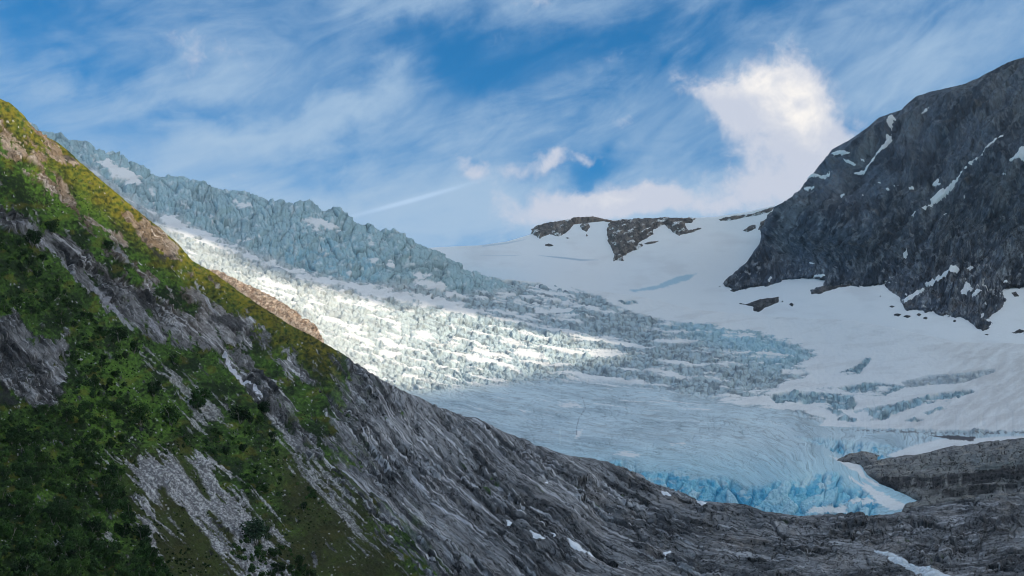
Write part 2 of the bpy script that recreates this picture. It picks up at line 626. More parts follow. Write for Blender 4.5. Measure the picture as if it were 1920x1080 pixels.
rock_polys = [
    ([(-60, 370), (0, 388), (45, 402), (92, 432), (140, 455), (195, 500), (250, 532), (285, 522), (310, 560), (352, 590), (420, 582), (468, 602), (480, 640), (450, 655), (500, 700), (560, 770),
      (610, 860), (590, 880), (520, 805), (482, 760), (440, 705), (400, 662), (330, 650), (290, 640), (240, 600), (200, 570), (140, 520), (90, 470), (40, 440), (0, 428), (-60, 400)], 0.62),
    ([(-40, 215), (0, 240), (45, 262), (90, 300), (125, 345), (165, 390), (205, 425), (250, 455), (235, 470), (180, 440), (130, 398), (85, 360), (50, 318), (0, 285), (-40, 260)], 0.22),
    ([(60, 236), (100, 262), (140, 296), (142, 312), (118, 306), (84, 282)], 0.5),
    ([(232, 402), (290, 428), (335, 462), (345, 482), (312, 478), (270, 445)], 0.9),
    ([(190, 455), (240, 480), (285, 515), (330, 560), (300, 555), (240, 505), (195, 475)], 0.35),
    ([(-20, 598), (30, 590), (60, 640), (100, 650), (124, 618), (128, 700), (104, 758), (74, 768), (40, 742), (0, 722), (-20, 700)], 0.85),
    ([(325, 530), (385, 545), (420, 590), (455, 640), (440, 650), (395, 615), (350, 560)], 0.6),
    ([(455, 590), (520, 640), (600, 720), (560, 720), (490, 650)], 0.3),
]
ROCKW = np.full(px.shape, -0.62)
for pl, wgt in rock_polys:
    xs_ = [p[0] for p in pl]
    ys_ = [p[1] for p in pl]
    m = (px > min(xs_) - 40) & (px < max(xs_) + 40) & (py > min(ys_) - 40) & (py < max(ys_) + 40)
    d = np.full(px.shape, -99.0)
    d[m] = poly_sd(px[m], py[m], pl)
    ROCKW = np.maximum(ROCKW, -0.62 + (wgt + 0.5) * sst(d, -14, 12))
# to the right the slope turns to bare bedrock
bx = np.interp(py, [560, 640, 700, 780, 860, 940, 1000, 1080, 1400], [700, 690, 650, 615, 625, 670, 730, 800, 850])
ROCKW = np.maximum(ROCKW, -0.62 + 1.5 * sst(px - bx, -80, 90))
grass_val = ROCKW + 0.80 * n_med + 0.30 * n_big + 0.30 * n_fin + 0.12 * n_iso
rockm = sst(grass_val, -0.04, 0.10)
# grassy ledges left on the bedrock, fading to the right
ledge_poly = [(560, 640), (700, 720), (640, 780), (760, 940), (900, 1090), (560, 1090), (520, 900), (540, 760)]
ledge = sst(poly_sd(px, py, ledge_poly), -40, 60)
rockm = rockm * (1 - 0.85 * ledge * sst(fbm(Rr / 60, Qw / 12, 4, 0.6, 77), 0.12, 0.24))
# scree
scree_polys = [
    [(232, 868), (262, 858), (330, 846), (352, 852), (420, 905), (470, 940), (512, 975), (545, 1010), (500, 1000), (520, 1040), (560, 1100), (470, 1100), (400, 1040), (340, 985), (300, 950), (300, 1010), (290, 1050), (262, 1000), (250, 920)],
    [(345, 848), (372, 850), (440, 905), (500, 962), (520, 985), (470, 965), (400, 905), (355, 872)],
    [(270, 660), (330, 700), (400, 760), (425, 800), (370, 785), (310, 720)],
    [(380, 740), (430, 760), (420, 790), (350, 815), (350, 780)],
    [(510, 785), (560, 830), (620, 900), (690, 980), (720, 1040), (660, 1010), (590, 920), (530, 840)],
    [(180, 850), (240, 870), (235, 885), (180, 868)], [(170, 985), (215, 990), (210, 1012), (165, 1000)], [(100, 1010), (140, 1020), (130, 1045), (95, 1030)],
]
scree = np.zeros(px.shape)
for i, pl in enumerate(scree_polys):
    xs_ = [p[0] for p in pl]
    ys_ = [p[1] for p in pl]
    m = (px > min(xs_) - 40) & (px < max(xs_) + 40) & (py > min(ys_) - 40) & (py < max(ys_) + 40)
    d = np.full(px.shape, -99.0)
    d[m] = poly_sd(px[m], py[m], pl)
    scree = np.maximum(scree, sst(d / 14 + 2.3 * fb(Rr / 110, Qw / 11, 4, 0.6, 53) + 0.6 * n_iso - .25, 0.05, 0.5) * (1.0 if i < 2 else 0.75))
for st in ([(328, 850, 5), (362, 888, 10), (392, 932, 3)], [(298, 925, 5), (340, 975, 12), (382, 1022, 12), (400, 1064, 4)], [(440, 902, 4), (482, 950, 8), (505, 985, 3)], [(390, 960, 2), (420, 1000, 5), (450, 1040, 3)]):
    scree = scree * (1 - sst(line_sd(px, py, st) + 5 * n_med + 1.5, -3, 3))
grassm = (1 - rockm) * (1 - scree)

# --- relief in photo pixels
beds = fb(Rr / 260, Qw / 30, 4, 0.55, 61)
beds2 = fb(Rr / 150, Qw / 9, 4, 0.6, 67)
blocky = fb(px / 34, py / 24, 4, 0.55, 71)
gul = fbm(Rr / 300, Q / 60, 2, 0.5, 83)
rock_r = np.maximum(rockm, 0.15)
low = 7 * gul + 3.5 * n_big + rock_r * (5.5 * beds + 2.2 * blocky)
# step-like ledges in the bedrock
stp = (Qw / 15 + 1.1 * fbm(Rr / 300, Qw / 60, 3, 0.5, 91)) % 1.0
steps = sst(stp, 0.0, 0.80) - sst(stp, 0.86, 1.0)
stp2 = (Qw / 6.2 + 1.2 * fbm(Rr / 150, Qw / 30, 3, 0.5, 93)) % 1.0
steps2 = sst(stp2, 0.0, 0.75) - sst(stp2, 0.8, 1.0)
rgt = sst(px, 900, 1300)
f1, f2, cid, tx, ty = worley(px / 5.5, py / 5.0, 3)
f1b, f2b, cidb, _, _ = worley(px / 13, py / 11, 13)
crk = sst(ridged(Rr / 210, Qw / 15, 3, .55, 141), 0.70, 0.95)
crk2 = sst(ridged(Rr / 90 + Qw / 60, Qw / 13 + Rr / 400, 2, .55, 143), 0.75, 0.96)
def facets(u, v, seed, tilt=1.0):
    f1_, f2_, id_, tx_, ty_ = worley(u, v, seed)
    a = (id_ * 7.13) % 1 - .5
    b_ = (id_ * 13.7) % 1 - .5
    return (id_ - .5) + tilt * (2.0 * a * ty_ + 1.2 * b_ * tx_), id_, sst(.12 - (f2_ - f1_), 0, .12)


w4 = fb(px / 22, py / 22, 3, .55, 151)
w5 = fb(px / 9, py / 9, 2, .55, 153)
fa, ida, ea = facets(Rr / 62 + .08 * w4, Qw / 21 + .08 * w4, 161)
fb_, idb, eb = facets(Rr / 27 + .06 * w4, Qw / 10 + .06 * w4, 163)
fc_, idc, ec_ = facets(Rr / 12 + .05 * w5, Qw / 5.2 + .05 * w5, 165)
scr_r = spc_h = None
slab = sst(fb(Rr / 130 + 5, Qw / 46, 4, .55, 195) + .25 * (ida - .5), -.15, .35)
ramp = 1.15 - .85 * slab
fine = ramp * rockm * (8.5 * fa + 4.4 * fb_ + 2.1 * fc_ + 2.4 * fb(px / 13, py / 10, 4, .6, 191) - 3.0 * ea - 1.6 * eb) + rockm * ramp * .55 * (-3.5 * crk - 3.2 * crk2 + 2.6 * beds2 + (2.6 + 1.8 * rgt) * (steps - 0.5) * (0.6 + fbm(px / 80, py / 40, 2, .5, 7) * 1.8) + (1.2 + 0.8 * rgt) * (steps2 - 0.5) + 1.5 * n_fin + 1.1 * n_iso + 2.8 * (cidb - 0.5)) \
    + grassm * (3.6 * fbm(px / 11, py / 8, 4, 0.65, 101) + 1.6 * n_med + 1.6 * fbm(px / 4, py / 3, 2, .6, 103)) \
    + scree * (1.5 * (cid * 1.6 * np.clip(1 - f1, 0, 1)) + 0.6 * n_iso)
fade = sst(A.t, 0, 14)
A.displace(low * (0.25 + 0.75 * fade), fine * (0.45 + 0.55 * fade))

# --- albedo
g_lo, g_mid, g_hi = np.array([.014, .030, .008]), np.array([.038, .078, .015]), np.array([.078, .155, .022])
g_yel = np.array([.19, .16, .020])
gn = fb(px / 70, py / 60, 4, 0.6, 111)
gn2 = fb(px / 9, py / 6, 3, 0.6, 112)
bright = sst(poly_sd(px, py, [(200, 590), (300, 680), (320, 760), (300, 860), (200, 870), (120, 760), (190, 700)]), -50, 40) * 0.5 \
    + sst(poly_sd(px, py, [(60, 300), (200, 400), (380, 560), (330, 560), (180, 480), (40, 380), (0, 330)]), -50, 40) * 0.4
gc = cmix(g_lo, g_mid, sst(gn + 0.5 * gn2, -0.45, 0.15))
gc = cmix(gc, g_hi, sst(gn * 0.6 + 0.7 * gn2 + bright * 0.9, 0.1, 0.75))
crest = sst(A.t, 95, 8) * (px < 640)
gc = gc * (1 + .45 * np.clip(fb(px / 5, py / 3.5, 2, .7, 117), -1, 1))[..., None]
gc = cmix(gc, g_yel, np.clip(crest * (0.55 + 0.9 * gn2) + 0.35 * sst(fbm(px / 40, py / 22, 3, .5, 119), 0.15, .4), 0, 1) * 0.85)  # yellow grass, with the golden sun on the crest painted in too
brownish = sst(poly_sd(px, py, [(250, 880), (330, 850), (420, 960), (560, 1000), (520, 860), (640, 900), (760, 1090), (300, 1090)]), -60, 30)
gc = cmix(gc, np.array([.050, .052, .020]), brownish * 0.75)
r_d, r_m, r_l = np.array([.060, .063, .070]), np.array([.235, .238, .245]), np.array([.66, .66, .69])
r_br = np.array([.20, .165, .135])
rn = fb(Rr / 170, Qw / 20, 5, 0.6, 121)
rn2 = fb(Rr / 75, Qw / 6, 5, 0.62, 123)
rn3 = fb(px / 60, py / 40, 4, 0.6, 125)
rc_ = cmix(r_m, r_d, sst(rn * 0.8 + 0.2 * n_iso + .6 * (ida - .5) + .5 * (idc - .5), -0.12, 0.4) * 0.85)
rc_ = cmix(rc_, r_l, sst(rn2 + 0.35 * rn3 - 0.15 * rgt + .5 * (idb - .5) + .35 * (idc - .5), 0.28, 0.62) * (0.95 - 0.35 * rgt))
rc_ = cmix(rc_, r_br, sst(rn3, 0.05, 0.7) * (0.15 + 0.55 * sst(px, 900, 1250)))
rc_ = cmix(rc_, r_d * 0.5, sst(-rn2 + 0.3 * n_fin, 0.35, 0.7) * 0.8)
rc_ = cmix(rc_, r_d * .3, np.clip(ea * .8 + eb * .5 * ramp, 0, .85))
rn4 = fb(Rr / 170, Qw / 5.5, 5, .62, 147)
rn5 = fb(Rr / 190, Qw / 9.5, 5, .62, 149)
rn6 = fb(Rr / 140, Qw / 22, 3, .5, 150)
rc_ = cmix(rc_, np.array([.36, .36, .375]), slab * (.55 - .2 * rgt))
rc_ = cmix(rc_, np.array([.085, .087, .095]), (1 - slab) * .35)
rc_ = cmix(rc_, r_l, sst(rn4 + .3 * rn6, .34, .62) * .95 * (1 - .45 * rgt))
rc_ = cmix(rc_, r_d * .45, sst(rn5 - .2 * rn6, .42, .8) * .85)
rc_ = cmix(rc_, r_d * 0.35, np.maximum(crk, .7 * crk2) * .8)
# the bare crest and the sunlit upper rocks are browner
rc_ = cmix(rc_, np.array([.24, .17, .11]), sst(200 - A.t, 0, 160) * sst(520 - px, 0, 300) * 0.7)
sp1, sp2, spc, _, _ = worley(px / 2.9, py / 2.5, 171)
s_c = cmix(np.array([.15, .15, .16]), np.array([.55, .55, .56]), sst(spc + .5 * fb(Rr / 60, Qw / 7, 3, .6, 173) - .8 * sp1, -.1, .75))
speck = (rnd2(np.floor(px / 2.4), np.floor(py / 2.0), 7) > 0.985) & (fbm(px / 60, py / 50, 2, .5, 131) > 0.0)
rc_ = rc_ * (1 - .34 * sst(720 - px, 0, 160) * sst(A.t, 90, 200))[..., None]      # rock darkened over the left slope, below the crest
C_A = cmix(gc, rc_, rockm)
C_A = cmix(C_A, s_c, scree)
C_A = cmix(C_A, np.array([.42, .42, .43]), speck * 0.8 * grassm)
# pale water-polished streaks in the rock
for pts in ([(0, 398, 1.5), (60, 428, 4), (110, 480, 4), (145, 525, 3)], [(170, 530, 3), (205, 565, 6), (250, 615, 4)], [(278, 600, 5), (300, 630, 7), (305, 640, 3)],
            [(195, 455, 2), (235, 490, 4), (250, 500, 2)], [(365, 525, 2), (392, 570, 4), (410, 595, 2)]):
    C_A = cmix(C_A, np.array([.36, .36, .40]), sst(line_sd(px, py, pts) + 3 * n_fin, 0, 2.5) * 0.75)
darks = [[(240, 540), (285, 545), (300, 590), (262, 575)], [(258, 428), (300, 470), (340, 480), (300, 490)], [(385, 590), (440, 590), (465, 605), (450, 625), (395, 605)],
         [(0, 640), (60, 660), (100, 690), (60, 700), (0, 660)], [(0, 715), (40, 745), (30, 760), (0, 750)], [(118, 286), (142, 296), (140, 304), (122, 306)]]
C_A = C_A * (1 - .75 * rockm * sst(px, 1000, 1300) * sst(ridged(Rr / 260, Qw / 13, 2, .5, 145), .86, .97))[..., None]
for pl in darks:
    C_A = cmix(C_A, r_d * 0.45, sst(poly_sd(px, py, pl) + 6 * n_fin, -2, 5) * 0.8)

Rr_A, Qw_A = Rr, Qw
PA, CA = with_skirt(A, full(C_A, np.maximum(rockm * (1 - scree), .45), Rr, Qw), (1.05, 1.15, 1.3), (0.0, 0.03, 0.12))
nrA, ncA = PA.shape[:2]
FA = grid_faces(nrA, ncA)
pxA = np.concatenate([np.repeat(A.px[:1], 3, 0), A.px], 0)
pyA = np.concatenate([np.repeat(A.py[:1], 3, 0), A.py], 0)
fx_ = pxA.ravel()[FA].mean(1)
fy_ = pyA.ravel()[FA].mean(1)
bound = np.interp(fy_, [500, 640, 760, 900, 1080, 1400], [640, 640, 620, 680, 840, 980]) + 22 * fbm(fx_ / 60, fy_ / 60, 3, .5, 5)
left = fx_ < bound
for nm, sel, mt in (("hillside", left, M_SLOPE), ("bedrock", ~left, M_SLAB)):
    V, Fc, Cc = compact(PA.reshape(-1, 3), FA[sel], CA.reshape(-1, 6))
    tag(mesh_from(nm, V, Fc, mt, Cc), kind='structure')


# ---------------------------------------------------------------- layer G : glacier, layer S : snowfield behind
SHARED = [(1000, 528, 3350), (1100, 545, 3250), (1200, 560, 3150), (1350, 560, 3200), (1500, 560, 2850), (1700, 580, 2450), (1900, 630, 2100), (1200, 590, 2950),
          (1300, 600, 2820), (1400, 625, 2620), (1500, 660, 2350), (1700, 690, 1950), (1900, 730, 1650), (1500, 740, 1820), (1700, 760, 1600), (1900, 800, 1300), (2100, 640, 2000), (2100, 800, 1250)]
tG = TPS(SHARED + [(-40, 170, 2450), (80, 245, 2500), (300, 335, 2700), (550, 385, 2850), (750, 440, 3000), (920, 518, 3200), (200, 340, 2250), (300, 430, 2050), (450, 520, 1950), (500, 450, 2350),
                   (600, 600, 1850), (700, 520, 2450), (750, 560, 2350), (900, 600, 2450), (1100, 650, 2250), (800, 700, 1700), (900, 750, 1480), (1100, 780, 1330), (1300, 800, 1240), (1100, 710, 1800),
                   (1300, 700, 2000), (1100, 850, 1100), (1200, 850, 1070), (1200, 895, 1030), (1300, 870, 1035), (1320, 940, 985), (1500, 870, 1020), (1500, 962, 945), (1650, 920, 975), (1700, 950, 940),
                   (1500, 815, 1280), (1600, 860, 1110), (1700, 830, 1200), (1900, 850, 1080), (2100, 850, 1040), (100, 520, 1500), (400, 700, 1350), (800, 850, 1180), (1100, 950, 960), (1500, 1040, 900), (1900, 980, 950)])
tS = TPS(SHARED + [(780, 465, 4700), (830, 462, 4700), (1000, 440, 4550), (1150, 412, 4550), (1400, 402, 4400), (1500, 380, 4200), (900, 500, 4100), (1000, 490, 4000), (1150, 500, 3900), (1300, 490, 3900),
                   (1400, 480, 3950), (900, 560, 3700), (1700, 400, 4000), (2100, 400, 3800)])
G_TOP = [(-300, 60), (-60, 165), (60, 235), (80, 244), (110, 250), (130, 262), (160, 264), (190, 284), (212, 280), (240, 296), (290, 320), (350, 335), (420, 352), (480, 366), (530, 378), (557, 380),
         (580, 376), (604, 392), (618, 388), (640, 396), (680, 418), (700, 416), (730, 428), (770, 448), (800, 462), (840, 480), (880, 505), (915, 519), (1000, 527), (1100, 542), (1200, 556), (1300, 580),
         (1400, 590), (1600, 600), (1800, 640), (2460, 660)]
g_tx = np.array([p[0] for p in G_TOP], float)
g_ty = np.array([p[1] for p in G_TOP], float)


def g_top(x):
    return np.interp(x, g_tx, g_ty)


def g_bot(x):
    return np.interp(x, [-300, 100, 400, 1000, 1300, 2460], [560, 640, 780, 930, 1000, 1010])


G = Layer(xsamp(-300, 2440, 1.35), g_top, g_bot, 400, tG)
px, py = G.px, G.py
IF_POLY = [(-80, 140), (60, 225), (200, 265), (420, 335), (560, 360), (700, 400), (840, 470), (930, 518), (960, 540), (915, 545), (860, 548), (800, 532), (740, 528), (640, 520), (560, 505), (470, 468), (400, 440), (330, 405), (270, 385), (180, 320), (90, 270)]
w_if = sst(poly_sd(px, py, IF_POLY) + 8 * fbm(px / 50, py / 30, 3, .5, 9), -8, 8)
tong_line = np.interp(px, [700, 790, 900, 1000, 1100, 1200, 1300, 1400, 1480, 1560, 1700, 1920, 2100], [720, 735, 722, 716, 712, 722, 738, 755, 772, 792, 806, 808, 808])
w_to = sst(py - tong_line + 8 * fbm(px / 60, py / 20, 3, .5, 10), -8, 10)
w_mid = (1 - w_if) * (1 - w_to)
CLIFF = [(1120, 862), (1170, 860), (1200, 872), (1260, 880), (1320, 892), (1370, 903), (1420, 912), (1470, 895), (1520, 887), (1570, 890), (1600, 905), (1660, 935), (1640, 985), (1400, 985), (1290, 945), (1200, 905)]
cl_sd = poly_sd(px, py, CLIFF)
w_cl = sst(cl_sd + 11 * fb(px / 46, py / 24, 4, .55, 12), -8, 14)
BCL = [(1490, 818), (1540, 822), (1600, 828), (1680, 834), (1708, 848), (1690, 860), (1640, 868), (1600, 866), (1565, 850), (1530, 835)]
w_bc = sst(poly_sd(px, py, BCL) + 3 * fbm(px / 14, py / 8, 3, .5, 14), -3, 5)
QB_ = py + .02 * px
# smooth snow on the right and in hollows
SNOW_R = [(925, 500), (925, 519), (1000, 531), (1075, 540), (1120, 552), (1150, 572), (1205, 592), (1250, 604), (1300, 603), (1345, 608), (1385, 624), (1450, 630), (1500, 648), (1528, 668), (1490, 682),
          (1522, 702), (1470, 712), (1440, 736), (1370, 748), (1330, 752), (1420, 764), (1500, 770), (1545, 782), (1540, 798), (1700, 806), (2460, 806), (2460, 500)]
SNOW_S = [(1660, 852), (1700, 838), (1760, 822), (1880, 816), (2460, 812), (2460, 860), (1800, 850), (1740, 862), (1690, 868)]
sn = sst(poly_sd(px, py, SNOW_R) + (5 + 9 * sst(py, 585, 620) * sst(780 - py, 0, 40)) * fb(px / 60, QB_ / 7, 5, .62, 15) , -2, 3)
sn = np.maximum(sn, sst(poly_sd(px, py, SNOW_S), -1, 3))
ISL = [[(1442, 742), (1480, 731), (1560, 728), (1640, 716), (1700, 724), (1660, 740), (1600, 742), (1606, 758), (1592, 776), (1570, 780), (1545, 762), (1500, 757), (1460, 757)],
       [(1570, 786), (1600, 770), (1680, 756), (1760, 736), (1820, 729), (1828, 733), (1790, 748), (1740, 756), (1690, 771), (1660, 785), (1600, 790)],
       [(1572, 701), (1600, 690), (1625, 672), (1634, 675), (1612, 700), (1585, 704)],
       [(1180, 544), (1230, 536), (1270, 520), (1306, 513), (1292, 525), (1240, 541), (1190, 547)], [(1160, 564), (1190, 562), (1196, 569), (1170, 570)],
       [(1732, 774), (1755, 766), (1780, 766), (1760, 774), (1740, 778)], [(1697, 788), (1713, 783), (1730, 787), (1713, 792)],
       [(1050, 583), (1100, 586), (1095, 592), (1060, 590)]]
GRB = [(1690, 716), (1740, 703), (1782, 702), (1860, 690), (1867, 695), (1800, 718), (1750, 719), (1700, 727)]
isl = np.zeros(px.shape)
for pl in ISL:
    isl = np.maximum(isl, sst(poly_sd(px, py, pl) + 3 * fbm(px / 16, py / 6, 3, .6, 16), -1.5, 1.5))
grb = sst(poly_sd(px, py, GRB), -1.5, 2)
sn = sn * (1 - isl) * (1 - 0.85 * grb)
# snow lying in the icefall
POCK = [[(168, 296), (200, 300), (240, 312), (268, 330), (265, 345), (235, 345), (200, 328)],
        [(270, 388), (330, 408), (400, 440), (450, 465), (540, 500), (640, 522), (740, 540), (800, 550), (870, 566), (930, 590), (860, 588), (760, 566), (700, 556), (600, 535), (500, 500), (420, 470), (340, 440), (300, 420)],
        [(560, 405), (600, 410), (640, 425), (620, 435), (580, 428)], [(728, 485), (745, 490), (740, 502), (726, 498)], [(770, 507), (790, 512), (830, 535), (900, 560), (840, 556), (780, 535)],
        [(440, 375), (480, 385), (475, 392), (445, 388)], [(1000, 550), (1080, 562), (1150, 585), (1110, 583), (1020, 565)], [(985, 575), (1040, 570), (1095, 580), (1060, 590), (1010, 586)]]
pock = np.zeros(px.shape)
for pl in POCK:
    pock = np.maximum(pock, sst(poly_sd(px, py, pl) + 10 * fb(px / 24, py / 10, 4, .65, 18) - 2, -1, 3))
pock = np.maximum(pock, w_if * sst(fbm(px / 38, py / 22, 4, .6, 19), 0.26, 0.42) * sst(G.t, 16, 34) * .8)
# band coordinates : the flow bands curve from the upper left to the lower right
fl = np.interp(px, [0, 400, 700, 900, 1100, 1300, 1500, 2100], [0.5, 0.42, 0.3, 0.22, 0.13, 0.06, 0.0, -0.05])
gxx = np.arange(-300, 2461, 5.0)
TF = sst(py, 740, 930) * np.logaddexp(0, (px - 1330) / 60) * 60 * 0.55 * (1 - .5 * sst(px, 1600, 1800))
gyy = np.concatenate([[0], np.cumsum(np.interp(gxx[:-1] + 2.5, [0, 400, 700, 900, 1100, 1300, 1500, 2100], [0.5, 0.42, 0.3, 0.22, 0.13, 0.06, 0.0, -0.05])) * 5])
QB = py - np.interp(px, gxx, gyy) - TF + 5 * fbm(px / 70, py / 30, 3, .5, 20)
band = fbm(px / 150, QB / 11.5, 5, .55, 22)
band2 = fbm(px / 34, QB / 4.4, 4, .6, 23)
brightp = sst(poly_sd(px, py, [(560, 560), (720, 600), (900, 640), (1000, 665), (950, 680), (800, 660), (700, 640), (620, 610)]), -40, 30)
band3 = fb(px / 34, (QB + .25 * px) / 13, 5, .62, 270)
msnow = w_mid * sst(1.1 * band * (1 - .45 * sst(px, 1100, 800)) + 0.24 * band2 + .20 * band3 * sst(px, 1150, 850) + 0.14 * brightp - 0.06 * sst(px, 1100, 1250) + 0.06 * sst(py, 640, 700), 0.12, 0.25)
tl = sst(fbm(px / 120, QB / 5, 4, .6, 24) + 0.18 * sst(poly_sd(px, py, [(1000, 700), (1340, 730), (1480, 780), (1300, 770), (1060, 730)]), -20, 20), 0.36, 0.48) * w_to * (1 - w_cl) * sst(820 - py, 0, 60)
snow_in = np.clip(np.maximum.reduce([sn, pock, msnow, tl * .9]), 0, 1)
TSN = [[(1555, 855), (1585, 858), (1612, 872), (1625, 892), (1660, 915), (1640, 912), (1600, 885), (1572, 866)], [(1585, 890), (1620, 905), (1650, 918), (1700, 945), (1700, 957), (1670, 957), (1640, 935)],
       [(1510, 962), (1525, 950), (1590, 945), (1590, 962), (1540, 966)], [(1590, 935), (1625, 928), (1650, 940), (1600, 945)], [(1038, 755), (1085, 755), (1092, 765), (1060, 765)],
       [(1080, 808), (1092, 806), (1088, 822), (1078, 822)], [(975, 769), (998, 769), (998, 773), (980, 774)], [(1255, 829), (1290, 826), (1280, 832), (1258, 834)],
       [(1170, 845), (1215, 852), (1180, 858), (1150, 852)]]
for pl in TSN:
    snow_in = np.maximum(snow_in, sst(poly_sd(px, py, pl) + 4 * fb(px / 26, QB / 3.2, 4, .6, 26) - 1, -1, 1.5))

# relief
wx = 6 * fbm(px / 30, py / 30, 3, .5, 27)
wy = 6 * fbm(px / 30, py / 30, 3, .5, 28)
wx2 = 16 * fb(px / 80, py / 60, 3, .5, 227)
wy2 = 16 * fb(px / 80, py / 60, 3, .5, 228)
a1, a2, ac, atx, aty = worley((px + wx + wx2 * .8) / 24, (py + wy + wy2 * .8 - 0.35 * px) / 26, 31)
e1, e2, ec, etx, ety = worley((px - wx2 * 1.5 + .4 * py) / 48, (py + wy2 * 1.5) / 38, 131)
b1, b2, bc, btx, bty = worley((px + wx) / 8.2, (py + wy) / 8.5, 33)
c1_, c2_, cc_, ctx, cty = worley(px / 3.9, py / 3.7, 35)
big = (ac - 0.45) * 1.3 - 1.0 * np.exp(-(a2 - a1) / 0.06) - 0.12 * a1 + 0.30 * (atx * (ac * 7 % 1 - .5) * 2 - aty * 0.8)
med = (bc - 0.5) * 0.9 - 0.5 * np.exp(-(b2 - b1) / 0.12) + 0.5 * (btx * (bc * 13 % 1 - .5) * 2)
v1, v2, vc, vx, vy = worley((px + wx - .25 * py) / 6.5, (py + wy) / 15, 233)
sml = (cc_ - 0.5) - 0.4 * np.exp(-(c2_ - c1_) / 0.15)
ifr = np.clip(0.55 + 0.8 * fb(px / 60, py / 34, 3, .5, 229), .12, 1.1)
d_if = 8.5 * big * ifr + 2.6 * med * (.4 + .6 * ifr) + 1.5 * sml + 3.6 * (.45 + .55 * sst(G.t, 0, 36)) * ((vc - .5) - .8 * np.exp(-(v2 - v1) / .10) + vx * (vc * 7 % 1 - .5)) + 9 * ((ec - .5) + .5 * etx * (ec * 5 % 1 - .5)) + 2.6 * fb(px / 30, (py + .4 * px) / 30, 4, .6, 230)
m1, m2, mc, mtx, mty = worley((px + wx) / 13, (QB + wy * .6) / 6.0, 37)
n1_, n2_, nc_, ntx, nty = worley((px + wx) / 6.2, QB / 3.4, 39)
mr = (mc - 0.5) * 1.1 - 0.55 * np.exp(-(m2 - m1) / 0.12) + 0.4 * mtx * (mc * 11 % 1 - .5) * 2
nr_ = (nc_ - 0.5) - 0.5 * np.exp(-(n2_ - n1_) / 0.15)
d_mid = 5.6 * mr + 3.0 * nr_ + 5.5 * band + 3.0 * fb(px / 34, (QB + .25 * px) / 13, 4, .6, 270)
crack = ridged(px / 75, (QB + 0.10 * px) / 5.0, 3, .6, 43)
d_to = 1.1 * fbm(px / 90, QB / 9, 4, .55, 41) + 0.45 * fbm(px / 60, QB / 4.5, 3, .6, 42) - 1.6 * np.exp(-(m2 - m1) / .07) * sst(fb(px / 80, py / 34, 4, .6, 260), -.05, .7)
ck1, ck2, ckc, ckx, cky = worley((px + wx * 1.2 + (py - 900) * 0.35) / 25 + .25 * fb(px / 40, py / 40, 2, .5, 245), (py + wy) / 34 + .25 * fb(px / 40, py / 40, 2, .5, 246), 45)
k1, k2, kc, kx, ky = worley((px + wx + (py - 900) * 0.3) / 8, (py + wy) / 12, 47)
clm = .45 + .75 * sst(fb(px / 90, py / 60, 2, .5, 247), -.4, .6)
d_cl = clm * (12 * (ckc - .5) - 8 * np.exp(-(ck2 - ck1) / 0.08) + 7 * ckx * (ckc * 9 % 1)) + 3.8 * (kc - .5) - 2.6 * np.exp(-(k2 - k1) / 0.10) + 2 * fb(px / 9, py / 9, 3, .6, 248)
rough = 1 - np.clip(snow_in, 0, 1) * 0.90
fineG = w_if * d_if + w_mid * d_mid + w_to * (1 - w_cl) * d_to + w_cl * d_cl * w_to + w_bc * d_cl * 0.7 + isl * (2.4 * mr + 1.4 * nr_ - 0.8)
smooth_r = sst(sn, 0.4, 0.9)
lowG = (1 - smooth_r) * 5 * fbm(px / 130, py / 50, 3, .5, 51) + 2.5 * fbm(px / 240, py / 60, 3, .5, 52)
G.displace(lowG * sst(px, 1050, 1250) + lowG * (px < 1050) * 0.8, fineG * rough + snow_in * 0.35 * fbm(px / 30, py / 10, 3, .6, 57))

c_snow, c_snowd = np.array([.80, .80, .80]), np.array([.58, .56, .55])
c_ice, c_grey, c_deep = np.array([.36, .52, .56]), np.array([.24, .32, .34]), np.array([.13, .42, .60])
c_pale = np.array([.52, .66, .72])
ci = cmix(c_ice, c_grey, sst(fbm(px / 60, py / 40, 4, .6, 53), -0.05, 0.4) * 0.6)
ci = cmix(ci, c_deep, sst(poly_sd(px, py, [(560, 450), (680, 470), (720, 510), (690, 525), (600, 510), (540, 490)]), -50, 20) * sst(0.3 - bc, -0.5, 0.3) * 0.40)
ci = cmix(ci, np.array([.62, .70, .72]), sst(fb(px / 18, py / 12, 4, .65, 58) + .5 * (vc - .5), 0.2, 0.8) * 0.75)
ci = cmix(ci, np.array([.10, .16, .19]), np.clip(np.exp(-(a2 - a1) / .05) * .7 + np.exp(-(v2 - v1) / .07) * .5, 0, .85))
cm = cmix(np.array([.46, .56, .60]), np.array([.22, .27, .30]), sst(band2 + 0.6 * (nc_ - .5), -0.12, 0.4))
cm = cmix(cm, np.array([.52, .54, .53]), sst(px, 950, 550) * 0.6)
cm = cmix(cm, np.array([.11, .13, .14]), np.exp(-(m2 - m1) / .06) * .65)
bluer = sst(poly_sd(px, py, [(1330, 600), (1460, 625), (1520, 670), (1450, 690), (1340, 640), (1250, 610)]), -30, 30)
cm = cmix(cm, np.array([.36, .60, .70]), bluer * 0.7)
ct = cmix(np.array([.57, .68, .73]), np.array([.43, .53, .58]), sst(fbm(px / 130, QB / 14, 4, .6, 54), -0.2, 0.45))
ct = cmix(ct, np.array([.20, .27, .32]), sst(crack, 0.56, 0.80) * 0.55 * sst(fbm(px / 60, py / 30, 3, .5, 56), -0.1, 0.25))
gate = sst(fb(px / 80, py / 34, 4, .6, 260), -.05, .7)
ct = cmix(ct, np.array([.15, .20, .24]), np.exp(-(m2 - m1) / .05) * .55 * gate)
ct = cmix(ct, np.array([.34, .36, .36]), sst(fb(px / 90, QB / 6, 5, .62, 261), .25, .8) * .45)
